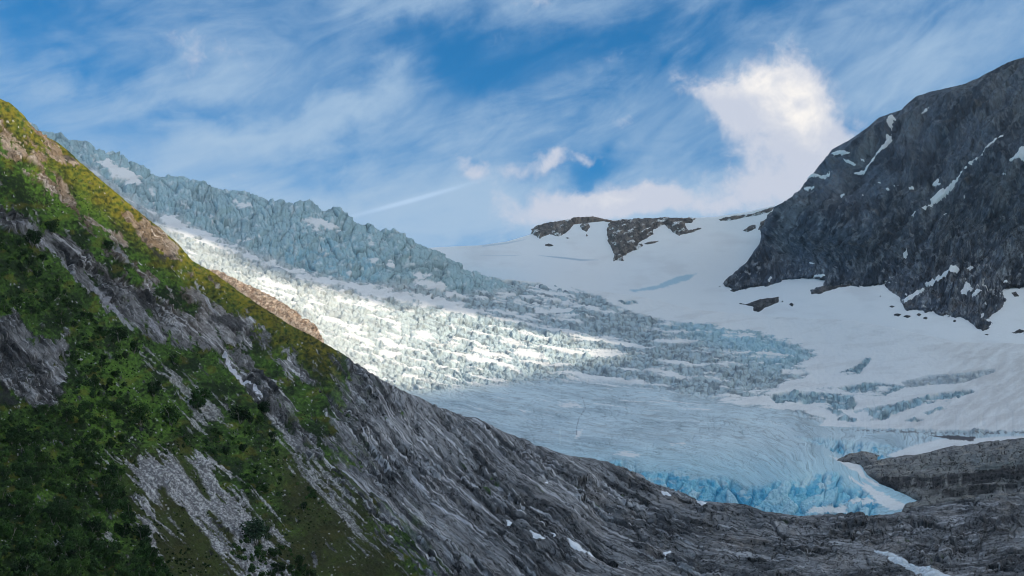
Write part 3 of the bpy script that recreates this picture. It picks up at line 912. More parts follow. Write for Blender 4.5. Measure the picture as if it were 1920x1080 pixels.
ct = cmix(ct, np.array([.70, .76, .79]), sst(fb(px / 60, QB / 5, 5, .62, 262), .45, .8) * .6)
ct = cmix(ct, np.array([.42, .64, .73]), sst(py, 810, 900) * 0.8)
cc = cmix(np.array([.30, .63, .76]), np.array([.10, .42, .62]), sst(kc + 0.6 * fbm(px / 26, py / 26, 3, .6, 55), 0.25, 0.95))
cc = cmix(cc, np.array([.55, .74, .80]), sst(ckc, 0.55, 0.9) * 0.7)
cc = cmix(cc, np.array([.56, .70, .75]), sst(fb(px / 30, py / 16, 3, .6, 255) - .012 * (py - 915), .1, .7) * .8)
cc = cmix(cc, np.array([.04, .20, .36]), np.exp(-(ck2 - ck1) / .05) * .8 * sst(clm, .5, .8))
isc = cmix(np.array([.42, .58, .64]), np.array([.20, .29, .34]), sst(nc_ + band2, 0.15, 0.9))
Cg = cmix(cm, ci, w_if)
Cg = cmix(Cg, ct, w_to)
Cg = cmix(Cg, cc, np.maximum(w_cl * w_to, w_bc))
Cg = cmix(Cg, isc, isl)
snowc = cmix(c_snow, c_snowd, np.clip(0.45 * sst(fbm(px / 90, (py + .15 * px) / 16, 5, .65, 59), -.05, .4) + 1.4 * sst(poly_sd(px, py, [(1780, 660), (1940, 640), (2100, 700), (2100, 800), (1700, 800), (1820, 740)]), -70, 60) * (0.5 + fbm(px / 40, (py + .6 * px) / 14, 3, .6, 60)), 0, 1) * 0.8)
Cg = cmix(Cg, snowc, snow_in)
Cg = cmix(Cg, cmix(np.array([.33, .37, .40]), np.array([.55, .60, .63]), sst(fb(px / 30, (py + .15 * px) / 4, 4, .6, 250), -.3, .4)), grb * 0.8)
for ln in ([(1570, 601, .3), (1610, 592, .9), (1650, 582, .9), (1690, 576, .2)], [(1450, 597, .3), (1470, 593, .8), (1500, 592, .2)], [(1480, 720, .2), (1520, 726, .8), (1560, 734, .3)]):
    Cg = cmix(Cg, np.array([.42, .46, .50]), sst(line_sd(px, py, ln) + .8 * fb(px / 10, py / 3, 3, .6, 263), -.3, .9) * .6)
# dirt line under the snow
dl = sst(3.2 - np.abs(py - np.interp(px, [1500, 1600, 1700, 1920], [799, 806, 810, 810]) + 3 * fbm(px / 8, py / 3, 2, .5, 61)), 0, 2) * sst(px, 1560, 1620)
Cg = cmix(Cg, np.array([.14, .14, .15]), dl * sst(fbm(px / 7, py / 4, 2, .6, 62), -0.1, 0.2) * 0.8)
dd = sst(poly_sd(px, py, [(1740, 814), (1780, 813), (1830, 817), (1825, 826), (1780, 824)]) + 3 * fbm(px / 8, py / 4, 3, .6, 63), 0, 1.5)
Cg = cmix(Cg, np.array([.07, .07, .08]), dd)
# a meltwater crack down the tongue
mw = line_sd(px, py, [(1092, 745, .8), (1098, 765, .8), (1085, 785, .9), (1082, 800, 1.0), (1080, 815, 1.2)])
Cg = cmix(Cg, np.array([.16, .20, .24]), sst(mw + 1.5 * fbm(px / 5, py / 5, 2, .6, 64), -.2, .6) * 0.7)
PG, CG = with_skirt(G, full(Cg, np.clip(1 - snow_in, 0.04, 1) * (.35 + .65 * w_to * (1 - w_cl)), px + .25 * QB, QB), (1.01, 1.03, 1.08), (0.004, 0.03, 0.09))
V = PG.reshape(-1, 3)
FG = grid_faces(*PG.shape[:2])
tag(mesh_from("glacier", V, FG, M_ICE, CG.reshape(-1, 6)), kind='structure')

S_TOP = [(740, 470), (830, 463), (900, 460), (950, 453), (1000, 438), (1050, 424), (1100, 418), (1150, 413), (1250, 410), (1340, 407), (1400, 398), (1460, 384), (1600, 380), (2460, 380)]


def s_depth(x, y):
    k = sst(x, 960, 1100)
    return (1 + 0.0007 * np.maximum(y - g_top(x) - 2, 0) * (x > 930)) * np.exp(np.log(tS(x, y)) * (1 - k) + np.log(tG(x, y)) * k * sst(y, 520, 570) + np.log(tS(x, y)) * k * (1 - sst(y, 520, 570))) * 1.004


Sn = Layer(xsamp(740, 2440, 1.8), lambda x: np.interp(x, [p[0] for p in S_TOP], [p[1] for p in S_TOP]), lambda x: np.interp(x, [740, 1000, 1400, 2120], [560, 600, 680, 700]), 170, s_depth)
px, py = Sn.px, Sn.py
Sn.displace(3.0 * fbm(px / 150, py / 50, 3, .5, 71) * sst(Sn.t, 0, 30), 0.25 * fbm(px / 24, py / 10, 4, .6, 72))
cs = cmix(np.array([.80, .81, .82]), np.array([.70, .70, .71]), sst(fbm(px / 120, py / 36, 4, .6, 73), 0, .5) * .7)
for pts, kk in (([(1010, 478, .5), (1050, 483, 1.8), (1090, 488, 2.0), (1122, 487, .6)], .8), ([(900, 478, .5), (960, 479, 1.0), (978, 478, .3)], .5), ([(905, 461, 2), (950, 456, 2), (985, 449, .6)], .5)):
    cs = cmix(cs, np.array([.36, .48, .58]), sst(line_sd(px, py, pts), -0.5, 1.2) * kk)
cs = cmix(cs, np.array([.40, .58, .68]), sst(poly_sd(px, py, ISL[3]) + 3 * fbm(px / 16, py / 6, 3, .6, 16), -1.5, 1.5) * .9)
PS, CS = with_skirt(Sn, cs, (1.05, 1.2, 1.4), (0.0, 0.01, 0.06))
tag(mesh_from("snowfield", PS.reshape(-1, 3), grid_faces(*PS.shape[:2]), M_SNOW, CS.reshape(-1, 3)), kind='structure')


def host_depth(x, y):
    """distance of the snow or ice surface at a photo pixel"""
    dg, ds = tG(x, y), s_depth(x, y)
    return np.where(y < g_top(x), ds, dg)


# ---------------------------------------------------------------- right mountain
C_TOP = [(1335, 545), (1355, 532), (1366, 520), (1385, 506), (1400, 492), (1412, 474), (1425, 455), (1436, 430), (1444, 405), (1452, 388), (1475, 376), (1502, 356), (1518, 338), (1530, 318), (1545, 300),
         (1560, 280), (1575, 272), (1600, 258), (1625, 240), (1648, 220), (1665, 214), (1690, 206), (1705, 190), (1720, 180), (1745, 172), (1790, 162), (1812, 156), (1830, 148), (1860, 132), (1888, 118), (1920, 107), (1980, 85), (2460, 40)]
ctx_ = np.array([p[0] for p in C_TOP], float)
cty_ = np.array([p[1] for p in C_TOP], float)
_mb = [(1376, 544), (1425, 535), (1470, 524), (1500, 520), (1540, 536), (1590, 532), (1630, 538), (1660, 532), (1690, 570), (1740, 582), (1780, 592), (1830, 612), (1850, 605), (1882, 570), (1925, 540), (2460, 560),
       (1400, 600), (1500, 600), (1600, 610), (1750, 640), (1900, 660), (2100, 660)]
_ml = [(1355, 532), (1400, 492), (1436, 430), (1452, 388)]
_mbd = [(a, b, float(s_depth(np.float64(a), np.float64(b)) if b < g_top(a) else tG(a, b)) * 0.994) for a, b in _mb] + [(a, b, float(s_depth(np.float64(a), np.float64(b))) * 0.985) for a, b in _ml]
tC = TPS(_mbd + [ (1560, 280, 3850), (1690, 205, 3700), (1790, 160, 3650), (1920, 107, 3500), (2100, 45, 3400),
          (1520, 420, 3300), (1620, 390, 3150), (1720, 360, 3050), (1800, 320, 3050),
          (1920, 290, 2950), (2100, 290, 2800)])
C_ROCK = [(1300, 560), (1355, 532), (1376, 544), (1425, 535), (1445, 533), (1462, 530), (1470, 524), (1485, 524), (1500, 520), (1530, 520), (1545, 526), (1540, 536), (1520, 546), (1530, 548), (1560, 538), (1590, 532), (1630, 538), (1660, 530),
          (1665, 545), (1685, 556), (1690, 570), (1700, 580), (1740, 582), (1780, 592), (1810, 596), (1830, 612), (1845, 622), (1862, 606), (1850, 600), (1882, 572), (1885, 560), (1876, 545), (1885, 538), (1925, 535),
          (2460, 560), (2460, 20), (1300, 20)]
Cc_ = Layer(xsamp(1335, 2440, 1.25), lambda x: np.interp(x, ctx_, cty_), lambda x: 660 + 0 * x, 400, tC)
px, py = Cc_.px, Cc_.py
rk = poly_sd(px, py, C_ROCK)
rk = np.minimum(rk, 60) + 4.0 * fb(px / 16, py / 9, 5, .68, 81)
ou = [[(1370, 566), (1400, 568), (1425, 560), (1462, 556), (1460, 568), (1436, 578), (1424, 587), (1410, 584), (1412, 576)], [(1366, 545), (1385, 540), (1380, 548), (1368, 549)]]
inn = sst(rk, -2.5, 2.5)
hostd = tG(px, py) * (py >= g_top(px)) + s_depth(px, py) * (py < g_top(px))
dC = tC(px, py)
dC = np.where(py > 500, np.minimum(dC, hostd * (1 - 0.002 - 0.004 * sst(rk, 0, 14))), dC)
edge_left = sst(Cc_.t, 0, 10)
Dm = dC * inn + hostd * (1 - inn)
Cc_.D = np.where(py < 505, tC(px, py), Dm)
Cc_.base = rays(px, py) * Cc_.D[..., None]
Cc_.base_s = Cc_.base
Cc_.N = normals(rays(px, py) * tC(px, py)[..., None])
Cc_.pxm = Cc_.D / F
Nh = normals(rays(px, py) * tG(px, py)[..., None])
Cc_.base = Cc_.base + Nh * ((1.2 * inn - (1 - inn) * (3 + 10 * sst(-rk, 0, 25))) * (py > 500) * Cc_.pxm)[..., None]
rot_ = -0.62
pu = px * math.cos(rot_) - py * math.sin(rot_) * 1.0
pv = px * math.sin(rot_) + py * math.cos(rot_)
pu2 = px * math.cos(-1.15) + py * math.sin(-1.15)
pv2 = -px * math.sin(-1.15) + py * math.cos(-1.15)
wq = 22 * fbm(px / 100, py / 100, 3, .5, 82)
rib = 1.5 * ridged((px + 0.9 * py + wq) / 52, (py - 0.5 * px) / 170, 5, .6, 83)
but = fb((px + 0.7 * py + wq) / 150, (py - .5 * px) / 240, 3, .5, 84)
crag = fb(px / 17, py / 22, 5, .62, 85)
lwr = sst(py, 330, 520) * 0.8 + sst(px, 1600, 1900) * 0.3
h1, h2, hc, hx, hy = worley((px + .5 * wq) / 9.5, (py + wq * .5) / 15, 86)
i1_, i2_, ic_, _, _ = worley(px / 4.2, py / 6.5, 87)
mu = px + .55 * py + wq
mv = py - .45 * px
mfa, mia, mea = facets(mu / 34 + .15 * crag, mv / 60 + .1 * crag, 181)
mfb, mib, meb = facets(mu / 14 + .2 * crag, mv / 22 + .15 * crag, 183)
mfc, mic, mec = facets(mu / 6 + .2 * crag, mv / 8, 185)
fC = inn * (3.6 * mfa + 2.6 * mfb + 1.6 * mfc) * (.55 + .7 * lwr) + .5 * inn * (4.2 * crag * (0.5 + lwr) + lwr * (3.2 * (hc - .5) - 2.0 * np.exp(-(h2 - h1) / .15)) + (0.6 + 1.0 * lwr) * (ic_ - .5) * 1.3 + 3.0 * ridged(px / 20 + py / 30, py / 44 - px / 80, 4, .6, 88) * (.4 + lwr * .5))
Cc_.displace(sst(rk, 0, 60) * (19 * but * sst(Cc_.t, 0, 60) + 14 * rib + 8 * ridged((px + 0.9 * py + wq) / 21, (py - 0.5 * px) / 110, 3, .6, 283)) * sst(Cc_.t, 0, 34), sst(rk, -1, 16) * fC * (0.35 + 0.65 * sst(Cc_.t, 0, 10)))
m_d, m_m, m_l = np.array([.058, .080, .115]), np.array([.130, .160, .210]), np.array([.30, .32, .35])
cr = cmix(m_m, m_d * .8, sst(fb(px / 60 + py / 90, py / 80 - px / 200, 4, .6, 89), -0.2, .4) * .8)
cr = cmix(cr, m_d * .6, sst(fb(mu / 70, mv / 210, 4, .55, 295), .05, .6) * .7)
cr = cmix(cr, m_l * .75, sst(fb(mu / 55, mv / 190, 4, .55, 297), .2, .7) * .6)
cr = cmix(cr, m_l, sst(fb(px / 12, py / 16, 4, .65, 90) + 0.12 * lwr + .5 * (mib - .5) + .3 * (mic - .5), 0.18, 0.6) * (.3 + .6 * lwr))
cr = cmix(cr, m_l * .8, sst(fb((mu + 3 * crag) / 40, mv / 150, 4, .6, 287), .25, .7) * .5)
cr = cmix(cr, m_d * .35, sst(ridged((mu + 4 * crag) / 30, mv / 120, 3, .6, 285), .66, .92) * .75)
cr = cmix(cr, m_d * .4, np.maximum(mea, meb * .6) * .5 * lwr)
cr = cmix(cr, np.array([.22, .19, .17]), sst(fbm(px / 30, py / 20, 3, .6, 92) + .35 * sst(py, 500, 600), .25, .7) * .5)
spk = sst(fbm(px / 11, py / 6.5, 4, .6, 94), 0.27, 0.33) * sst(py, 480, 550) * sst(fb(px / 60, py / 30, 2, .5, 95), -.1, .3)
cr = cmix(cr, c_snow, spk)
PC, CC = with_skirt(Cc_, full(cr, .45 + .55 * lwr, mv, mu * .9), (1.03, 1.08, 1.16), (0.0, 0.02, 0.09))
tag(mesh_from("mountain", PC.reshape(-1, 3), grid_faces(*PC.shape[:2]), M_MOUNT, CC.reshape(-1, 6)), kind='structure')


# ---------------------------------------------------------------- outcrops and snow patches
def outcrop(name, poly, label, cat, mat, colf, proud=0.006, rough=1.0, step=1.0, edge=2.5, jag=4.0, depth=host_depth, pad=14, seed=0, group=None, kind=None, relief=2.6):
    xs_ = [p[0] for p in poly]
    ys_ = [p[1] for p in poly]
    x0, x1, y0, y1 = min(xs_) - pad, max(xs_) + pad, min(ys_) - pad, max(ys_) + pad
    X_, Y_ = np.meshgrid(np.arange(x0, x1, step), np.arange(y0, y1, step))
    sd = poly_sd(X_, Y_, poly) + jag * fbm(X_ / 11, Y_ / 8, 4, .62, 200 + seed)
    i_ = sst(sd, -edge, edge)
    d0 = depth(X_, Y_)
    D_ = d0 * (1 - proud * sst(sd, -1, 18) * i_)
    b = rays(X_, Y_) * D_[..., None]
    N = normals(rays(X_, Y_) * d0[..., None])
    q1, q2, qc, _, _ = worley(X_ / 8, Y_ / 7, 210 + seed)
    h = i_ * rough * (relief * fbm(X_ / 15, Y_ / 12, 5, .62, 220 + seed) + relief * 0.7 * (qc - .5) - relief * .4 * np.exp(-(q2 - q1) / .15) + relief * 1.0 * ridged(X_ / 30 + Y_ / 60, Y_ / 22, 4, .6, 230 + seed))
    P = b + N * ((h * sst(sd, -1, 5) + 1.0 * i_ - 6 * (1 - i_)) * D_ / F)[..., None]
    c = colf(X_, Y_, sd)
    Fc = grid_faces(*X_.shape)
    keep = (sd.ravel()[Fc] > -edge * 1.4).any(1)
    V, Fc, C_ = compact(P.reshape(-1, 3), Fc[keep], full(c, 1.0, X_ + .4 * Y_, Y_ - .2 * X_).reshape(-1, 6))
    o = mesh_from(name, V, Fc, mat, C_)
    return tag(o, label, cat, group, kind)


def rock_col(a, b, c, s, snow=0):
    def f(X_, Y_, sd):
        k = cmix(np.array(a), np.array(b), sst(fbm(X_ / 16, Y_ / 9, 4, .6, s), -.25, .4))
        k = cmix(k, np.array(c), sst(fb(X_ / 8, Y_ / 5, 4, .6, s + 1), .15, .6) * .8)
        if snow:
            k = cmix(k, c_snow, sst(fb(X_ / 22, (Y_ + .3 * X_) / 7, 4, .62, s + 2), snow, snow + .06))
        return k
    return f


nun = rock_col((.13, .12, .115), (.26, .22, .19), (.075, .075, .08), 301, .42)
outcrop("rock_outcrop", [(997, 440), (1000, 426), (1020, 418), (1045, 414), (1070, 410), (1078, 420), (1068, 432), (1050, 446), (1030, 440), (1012, 449)],
        "brown rocky knob at the left end of the snowy skyline", "rock outcrop", M_OUT, nun, 0.012, 1.1, seed=1, jag=3)
outcrop("rock_outcrop", [(1062, 411), (1082, 406), (1112, 405), (1130, 409), (1148, 413), (1150, 418), (1128, 416), (1104, 412), (1080, 413)],
        "low brown rock rib along the skyline between two larger knobs", "rock outcrop", M_OUT, rock_col((.22, .17, .14), (.30, .22, .17), (.10, .085, .08), 302), 0.01, .9, seed=2, jag=2)
outcrop("rock_outcrop", [(1086, 422), (1094, 416), (1104, 417), (1108, 426), (1100, 435), (1090, 432)],
        "small rounded boulder-like outcrop in snow below the skyline rib", "rock outcrop", M_OUT, nun, 0.006, .6, seed=3, jag=2)
outcrop("rock_outcrop", [(1136, 440), (1140, 420), (1152, 412), (1180, 410), (1215, 408), (1260, 407), (1308, 408), (1300, 416), (1285, 420), (1290, 430), (1320, 426), (1300, 436), (1275, 442), (1262, 438),
                         (1255, 430), (1245, 422), (1225, 432), (1226, 440), (1200, 455), (1210, 462), (1190, 470), (1168, 480), (1170, 488), (1150, 488), (1150, 470), (1142, 458)],
        "broad dark rock outcrop beneath the skyline with snow wedges", "rock outcrop", M_OUT, nun, 0.012, 1.2, seed=4, jag=4)
outcrop("rock_outcrop", [(1205, 458), (1215, 452), (1238, 450), (1236, 455), (1214, 461)],
        "thin rock strip in the snow right of the big outcrop's tip", "rock outcrop", M_OUT, nun, 0.004, .5, seed=5, jag=2)
outcrop("rock_outcrop", [(1345, 410), (1375, 404), (1410, 400), (1440, 390), (1456, 386), (1446, 398), (1425, 404), (1400, 408), (1372, 414), (1350, 415)],
        "long low rock band on the skyline where snow meets mountain", "rock outcrop", M_OUT, nun, 0.008, .8, seed=6, jag=2)
outcrop("rock_outcrop", [(1392, 432), (1410, 420), (1420, 421), (1418, 430), (1402, 436)],
        "small dark rock in snow beside the mountain's left shoulder", "rock outcrop", M_OUT, nun, 0.005, .6, seed=7, jag=2)
outcrop("rock_outcrop", [(1420, 432), (1424, 416), (1440, 408), (1452, 398), (1452, 420), (1440, 434)],
        "rock shoulder touching the left edge of the dark mountain", "rock outcrop", M_OUT, nun, 0.006, .6, seed=8, jag=2)
for i, (x_, y_, a_, b_, lb) in enumerate([(1064, 447, 7, 2.5, "tiny dark rock in snow under the left knob"), (1029, 459, 10, 2.5, "flat dark rock lowest in the snow under the left knob"), (1100, 441, 3, 3, "pebble-like brown rock under the rounded outcrop")]):
    outcrop("rock_outcrop", [(x_ - a_, y_), (x_, y_ - b_), (x_ + a_, y_ + 1), (x_, y_ + b_)], lb, "rock outcrop", M_OUT, nun, 0.003, .3, seed=20 + i, jag=1, edge=1, step=.7, pad=6)
dk = rock_col((.08, .08, .085), (.16, .15, .145), (.05, .05, .055), 310)
outcrop("rock_outcrop", [(1370, 566), (1400, 569), (1425, 560), (1462, 555), (1460, 567), (1436, 577), (1424, 588), (1410, 584), (1412, 576)],
        "dark rock island in the snow below the mountain's left foot", "rock outcrop", M_OUT, dk, 0.006, .8, seed=9, jag=2)
outcrop("rock_outcrop", [(1517, 548), (1530, 541), (1560, 535), (1598, 530), (1600, 536), (1560, 545), (1536, 552), (1520, 553)],
        "narrow rubbly rock strip below the middle of the mountain's foot", "rock outcrop", M_OUT, dk, 0.005, .7, seed=10, jag=3)
outcrop("rock_outcrop", [(1880, 618), (1900, 622), (1912, 616), (1940, 625), (1960, 632), (1900, 628)],
        "dark ledge in the snow at the right edge below the mountain", "rock outcrop", M_OUT, dk, 0.004, .6, seed=11, jag=2)
outcrop("rock_outcrop", [(1895, 548), (1905, 546), (1912, 555), (1902, 557)], "small dark rock in the snow gap near the right edge", "rock outcrop", M_OUT, dk, 0.003, .5, seed=12, jag=1.5)
for i, (x_, y_, a_, b_) in enumerate([(1375, 545, 9, 3), (1672, 575, 7, 3), (1682, 590, 8, 3), (1700, 593, 8, 2.5), (1722, 590, 6, 3), (1735, 596, 5, 2), (1484, 571, 5, 3.5), (1467, 565, 3, 2), (1650, 556, 3, 1.5), (1790, 602, 4, 2), (1850, 628, 6, 2)]):
    outcrop("rock_outcrop", [(x_ - a_, y_), (x_, y_ - b_), (x_ + a_, y_ - 1), (x_ + a_ * .3, y_ + b_)], "small dark rock poking out of the snow below the mountain", "rock outcrop", M_OUT, dk, 0.003, .3, seed=30 + i, jag=1.5, edge=1,
            step=.7, pad=6, group="small rocks below the mountain")
# sunlit brown rock at the glacier's left edge
outcrop("rock_spur", [(405, 505), (430, 516), (470, 535), (505, 552), (540, 572), (565, 590), (585, 602), (602, 622), (612, 650), (640, 700), (560, 700), (440, 640), (330, 560), (340, 500)],
        "pale brown sunlit rock spur between green hillside and white glacier", "rock spur", M_OUT, rock_col((.42, .33, .26), (.26, .18, .13), (.55, .47, .40), 320), 0.03, 1.0, seed=13, jag=4, pad=20, depth=tG)
outcrop("ice_block", [(503, 505), (510, 498), (525, 500), (540, 508), (535, 514), (512, 512)], "grey ice block standing in the snow below the icefall", "ice block", M_ICE, rock_col((.40, .46, .48), (.5, .55, .57), (.25, .3, .33), 330), 0.006, .6, seed=14, jag=1.5)


# rock bank to the right of the tongue
def bank_depth(x, y):
    return tG(x, y)


BANK = [(1566, 862), (1590, 852), (1616, 845), (1650, 852), (1645, 862), (1700, 853), (1720, 852), (1780, 838), (1850, 828), (1920, 821), (2460, 806), (2460, 1000), (1640, 1000), (1690, 960), (1695, 948), (1720, 938), (1700, 926), (1650, 906), (1625, 890), (1612, 872), (1590, 866)]
X_, Y_ = np.meshgrid(xsamp(1540, 2440, 1.2), np.arange(790, 1000, 1.1))
sd = poly_sd(X_, Y_, BANK) + 2.5 * fbm(X_ / 12, Y_ / 7, 4, .6, 401)
i_ = sst(sd, -2, 2.5)
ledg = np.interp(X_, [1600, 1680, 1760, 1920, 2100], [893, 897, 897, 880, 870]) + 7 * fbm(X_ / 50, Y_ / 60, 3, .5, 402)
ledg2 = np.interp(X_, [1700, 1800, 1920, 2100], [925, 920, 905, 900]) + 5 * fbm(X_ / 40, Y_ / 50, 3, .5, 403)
# distance : each tread runs back, each riser stands upright
d_top = 1.0 - 0.085 * sst(Y_, 800, 890)
D0 = 1100 + (np.interp(X_, [1560, 1700, 1920, 2100], [0, -10, -30, -60]))
D_ = D0 - 60 * sst(Y_ - ledg, -70, 0) - 6 * sst(Y_ - ledg, 0, 22) - 45 * sst(Y_ - ledg, 22, 45) - 4 * sst(Y_ - ledg2, 0, 16) - 50 * sst(Y_ - ledg2, 16, 60)
hostb = tG(X_, Y_)
D_ = np.minimum(D_, hostb * 0.995)
kb = sst(sd, 0, 30)
D_ = D_ * kb + hostb * 0.997 * (1 - kb)
D_ = D_ * i_ + hostb * (1 - i_)
b = rays(X_, Y_) * D_[..., None]
Nb = normals(rays(X_, Y_) * (D0 - 0.9 * (Y_ - 820))[..., None])
qq = Y_ + 0.09 * X_ + 10 * fbm(X_ / 120, Y_ / 60, 3, .5, 404)
st_ = (qq / 9) % 1.0
hb = i_ * 1.5 * (4.0 * ridged(X_ / 110, qq / 14, 4, .6, 405) + 2.0 * (sst(st_, 0, .8) - sst(st_, .86, 1)) + 2.6 * fbm(X_ / 18, Y_ / 12, 5, .62, 406) + 1.4 * ridged(X_ / 9, Y_ / 26, 3, .6, 407) * sst(Y_ - ledg, -3, 3) * sst(22 - (Y_ - ledg), -3, 3))
Nhb = normals(rays(X_, Y_) * hostb[..., None])
P = b + Nb * (hb * sst(sd, 0, 8) * D_ / F)[..., None] + Nhb * ((1.0 * i_ - 7 * (1 - i_)) * D_ / F)[..., None]
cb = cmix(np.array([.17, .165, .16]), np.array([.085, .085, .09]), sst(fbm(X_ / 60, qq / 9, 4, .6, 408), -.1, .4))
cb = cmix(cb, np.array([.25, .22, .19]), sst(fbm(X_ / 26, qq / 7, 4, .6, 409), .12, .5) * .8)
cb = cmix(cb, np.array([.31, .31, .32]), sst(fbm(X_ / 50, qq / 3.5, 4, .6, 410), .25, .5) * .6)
cb = cb * 1.55  # base lifted so the treads read as lit from above
cb = cmix(cb, np.array([.035, .035, .04]), sst(11 - np.abs(Y_ - ledg - 12), -3, 3) * .95 * sst(fb(X_ / 14, Y_ / 60, 4, .6, 411), -1.1, -.1) * sst(X_, 1600, 1660))  # shade of the upright riser painted in, along with water-stain black
cb = cmix(cb, np.array([.035, .035, .04]), sst(7 - np.abs(Y_ - ledg2 - 9), -3, 3) * .95 * sst(fb(X_ / 14, Y_ / 60, 4, .6, 412), -1.0, 0) * sst(X_, 1700, 1780))  # same painted shade and stain on the lower riser
Fc = grid_faces(*X_.shape)
keep = (sd.ravel()[Fc] > -6).any(1)
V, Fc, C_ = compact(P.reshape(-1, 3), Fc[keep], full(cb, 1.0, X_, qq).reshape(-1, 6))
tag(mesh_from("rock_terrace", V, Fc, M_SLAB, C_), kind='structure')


def patch(L, poly, name, label, cat, mat, off=1.0, jag=3.0, colr=(.80, .81, .83), group=None, seed=0, flat=0.6, line=None):
    """snow or water lying on a terrain sheet: follows the ground, a little proud of it"""
    if line is not None:
        xs_ = [p[0] for p in line]
        ys_ = [p[1] for p in line]
    else:
        xs_ = [p[0] for p in poly]
        ys_ = [p[1] for p in poly]
    cm_ = (L.px[0] > min(xs_) - 12) & (L.px[0] < max(xs_) + 12)
    ci_ = np.where(cm_)[0]
    c0, c1 = ci_[0], ci_[-1] + 1
    sub = slice(None), slice(c0, c1)
    yy = L.py[sub]
    rr = np.where(((yy > min(ys_) - 12) & (yy < max(ys_) + 12)).any(1))[0]
    sub = slice(rr[0], rr[-1] + 1), slice(c0, c1)
    X_, Y_ = L.px[sub], L.py[sub]
    if line is not None:
        sd = line_sd(X_, Y_, line)
    else:
        sd = poly_sd(X_, Y_, poly)
    if line is not None:
        sd = .75 * sd + jag * fb(Rr_A[sub] / 30, Qw_A[sub] / 2.6, 4, .65, 500 + seed) * .8
    else:
        sd = sd + jag * fbm(X_ / 9, Y_ / 6, 4, .6, 500 + seed) - (.45 if L is Cc_ else 0)
    P0 = L.P[sub]
    Pl = L.low[sub]
    dome = sst(sd, -1, 4)
    P = P0 * (1 - flat) + Pl * flat + L.N[sub] * (((off + flat * 1.0) * dome - 0.6 * (1 - dome) + .3 * fbm(X_ / 5, Y_ / 5, 3, .6, 9)) * L.pxm[sub])[..., None]
    Fc = grid_faces(*X_.shape)
    keep = (sd.ravel()[Fc] > -0.4).all(1)
    if line is None:                       # a patch is one piece: keep its largest part
        K = keep.reshape(X_.shape[0] - 1, X_.shape[1] - 1)
        lab = np.zeros(K.shape, int)
        best, bl_, n_ = 0, 0, 0
        for r_, c_ in zip(*np.where(K)):
            if lab[r_, c_]:
                continue
            n_ += 1
            st_k, cnt_k = [(r_, c_)], 0
            lab[r_, c_] = n_
            while st_k:
                a_, b_ = st_k.pop()
                cnt_k += 1
                for a2_, b2_ in ((a_ + 1, b_), (a_ - 1, b_), (a_, b_ + 1), (a_, b_ - 1)):
                    if 0 <= a2_ < K.shape[0] and 0 <= b2_ < K.shape[1] and K[a2_, b2_] and not lab[a2_, b2_]:
                        lab[a2_, b2_] = n_
                        st_k.append((a2_, b2_))
            if cnt_k > best:
                best, bl_ = cnt_k, n_
        keep = (lab == bl_).ravel() & keep
    if keep.sum() < 2:
        return None
    c = np.array(colr) * (1 + 0.10 * fbm(X_ / 8, Y_ / 6, 3, .6, 510 + seed))[..., None]
    if line is not None:
        c = c * np.clip(1.05 + .45 * fb(Rr_A[sub] / 24, Qw_A[sub] / 2.0, 4, .7, 520 + seed), .35, 1.3)[..., None]
    V, Fc, C_ = compact(P.reshape(-1, 3), Fc[keep], c.reshape(-1, 3))
    o = mesh_from(name, V, Fc, mat, C_)
    return tag(o, label, cat, group)


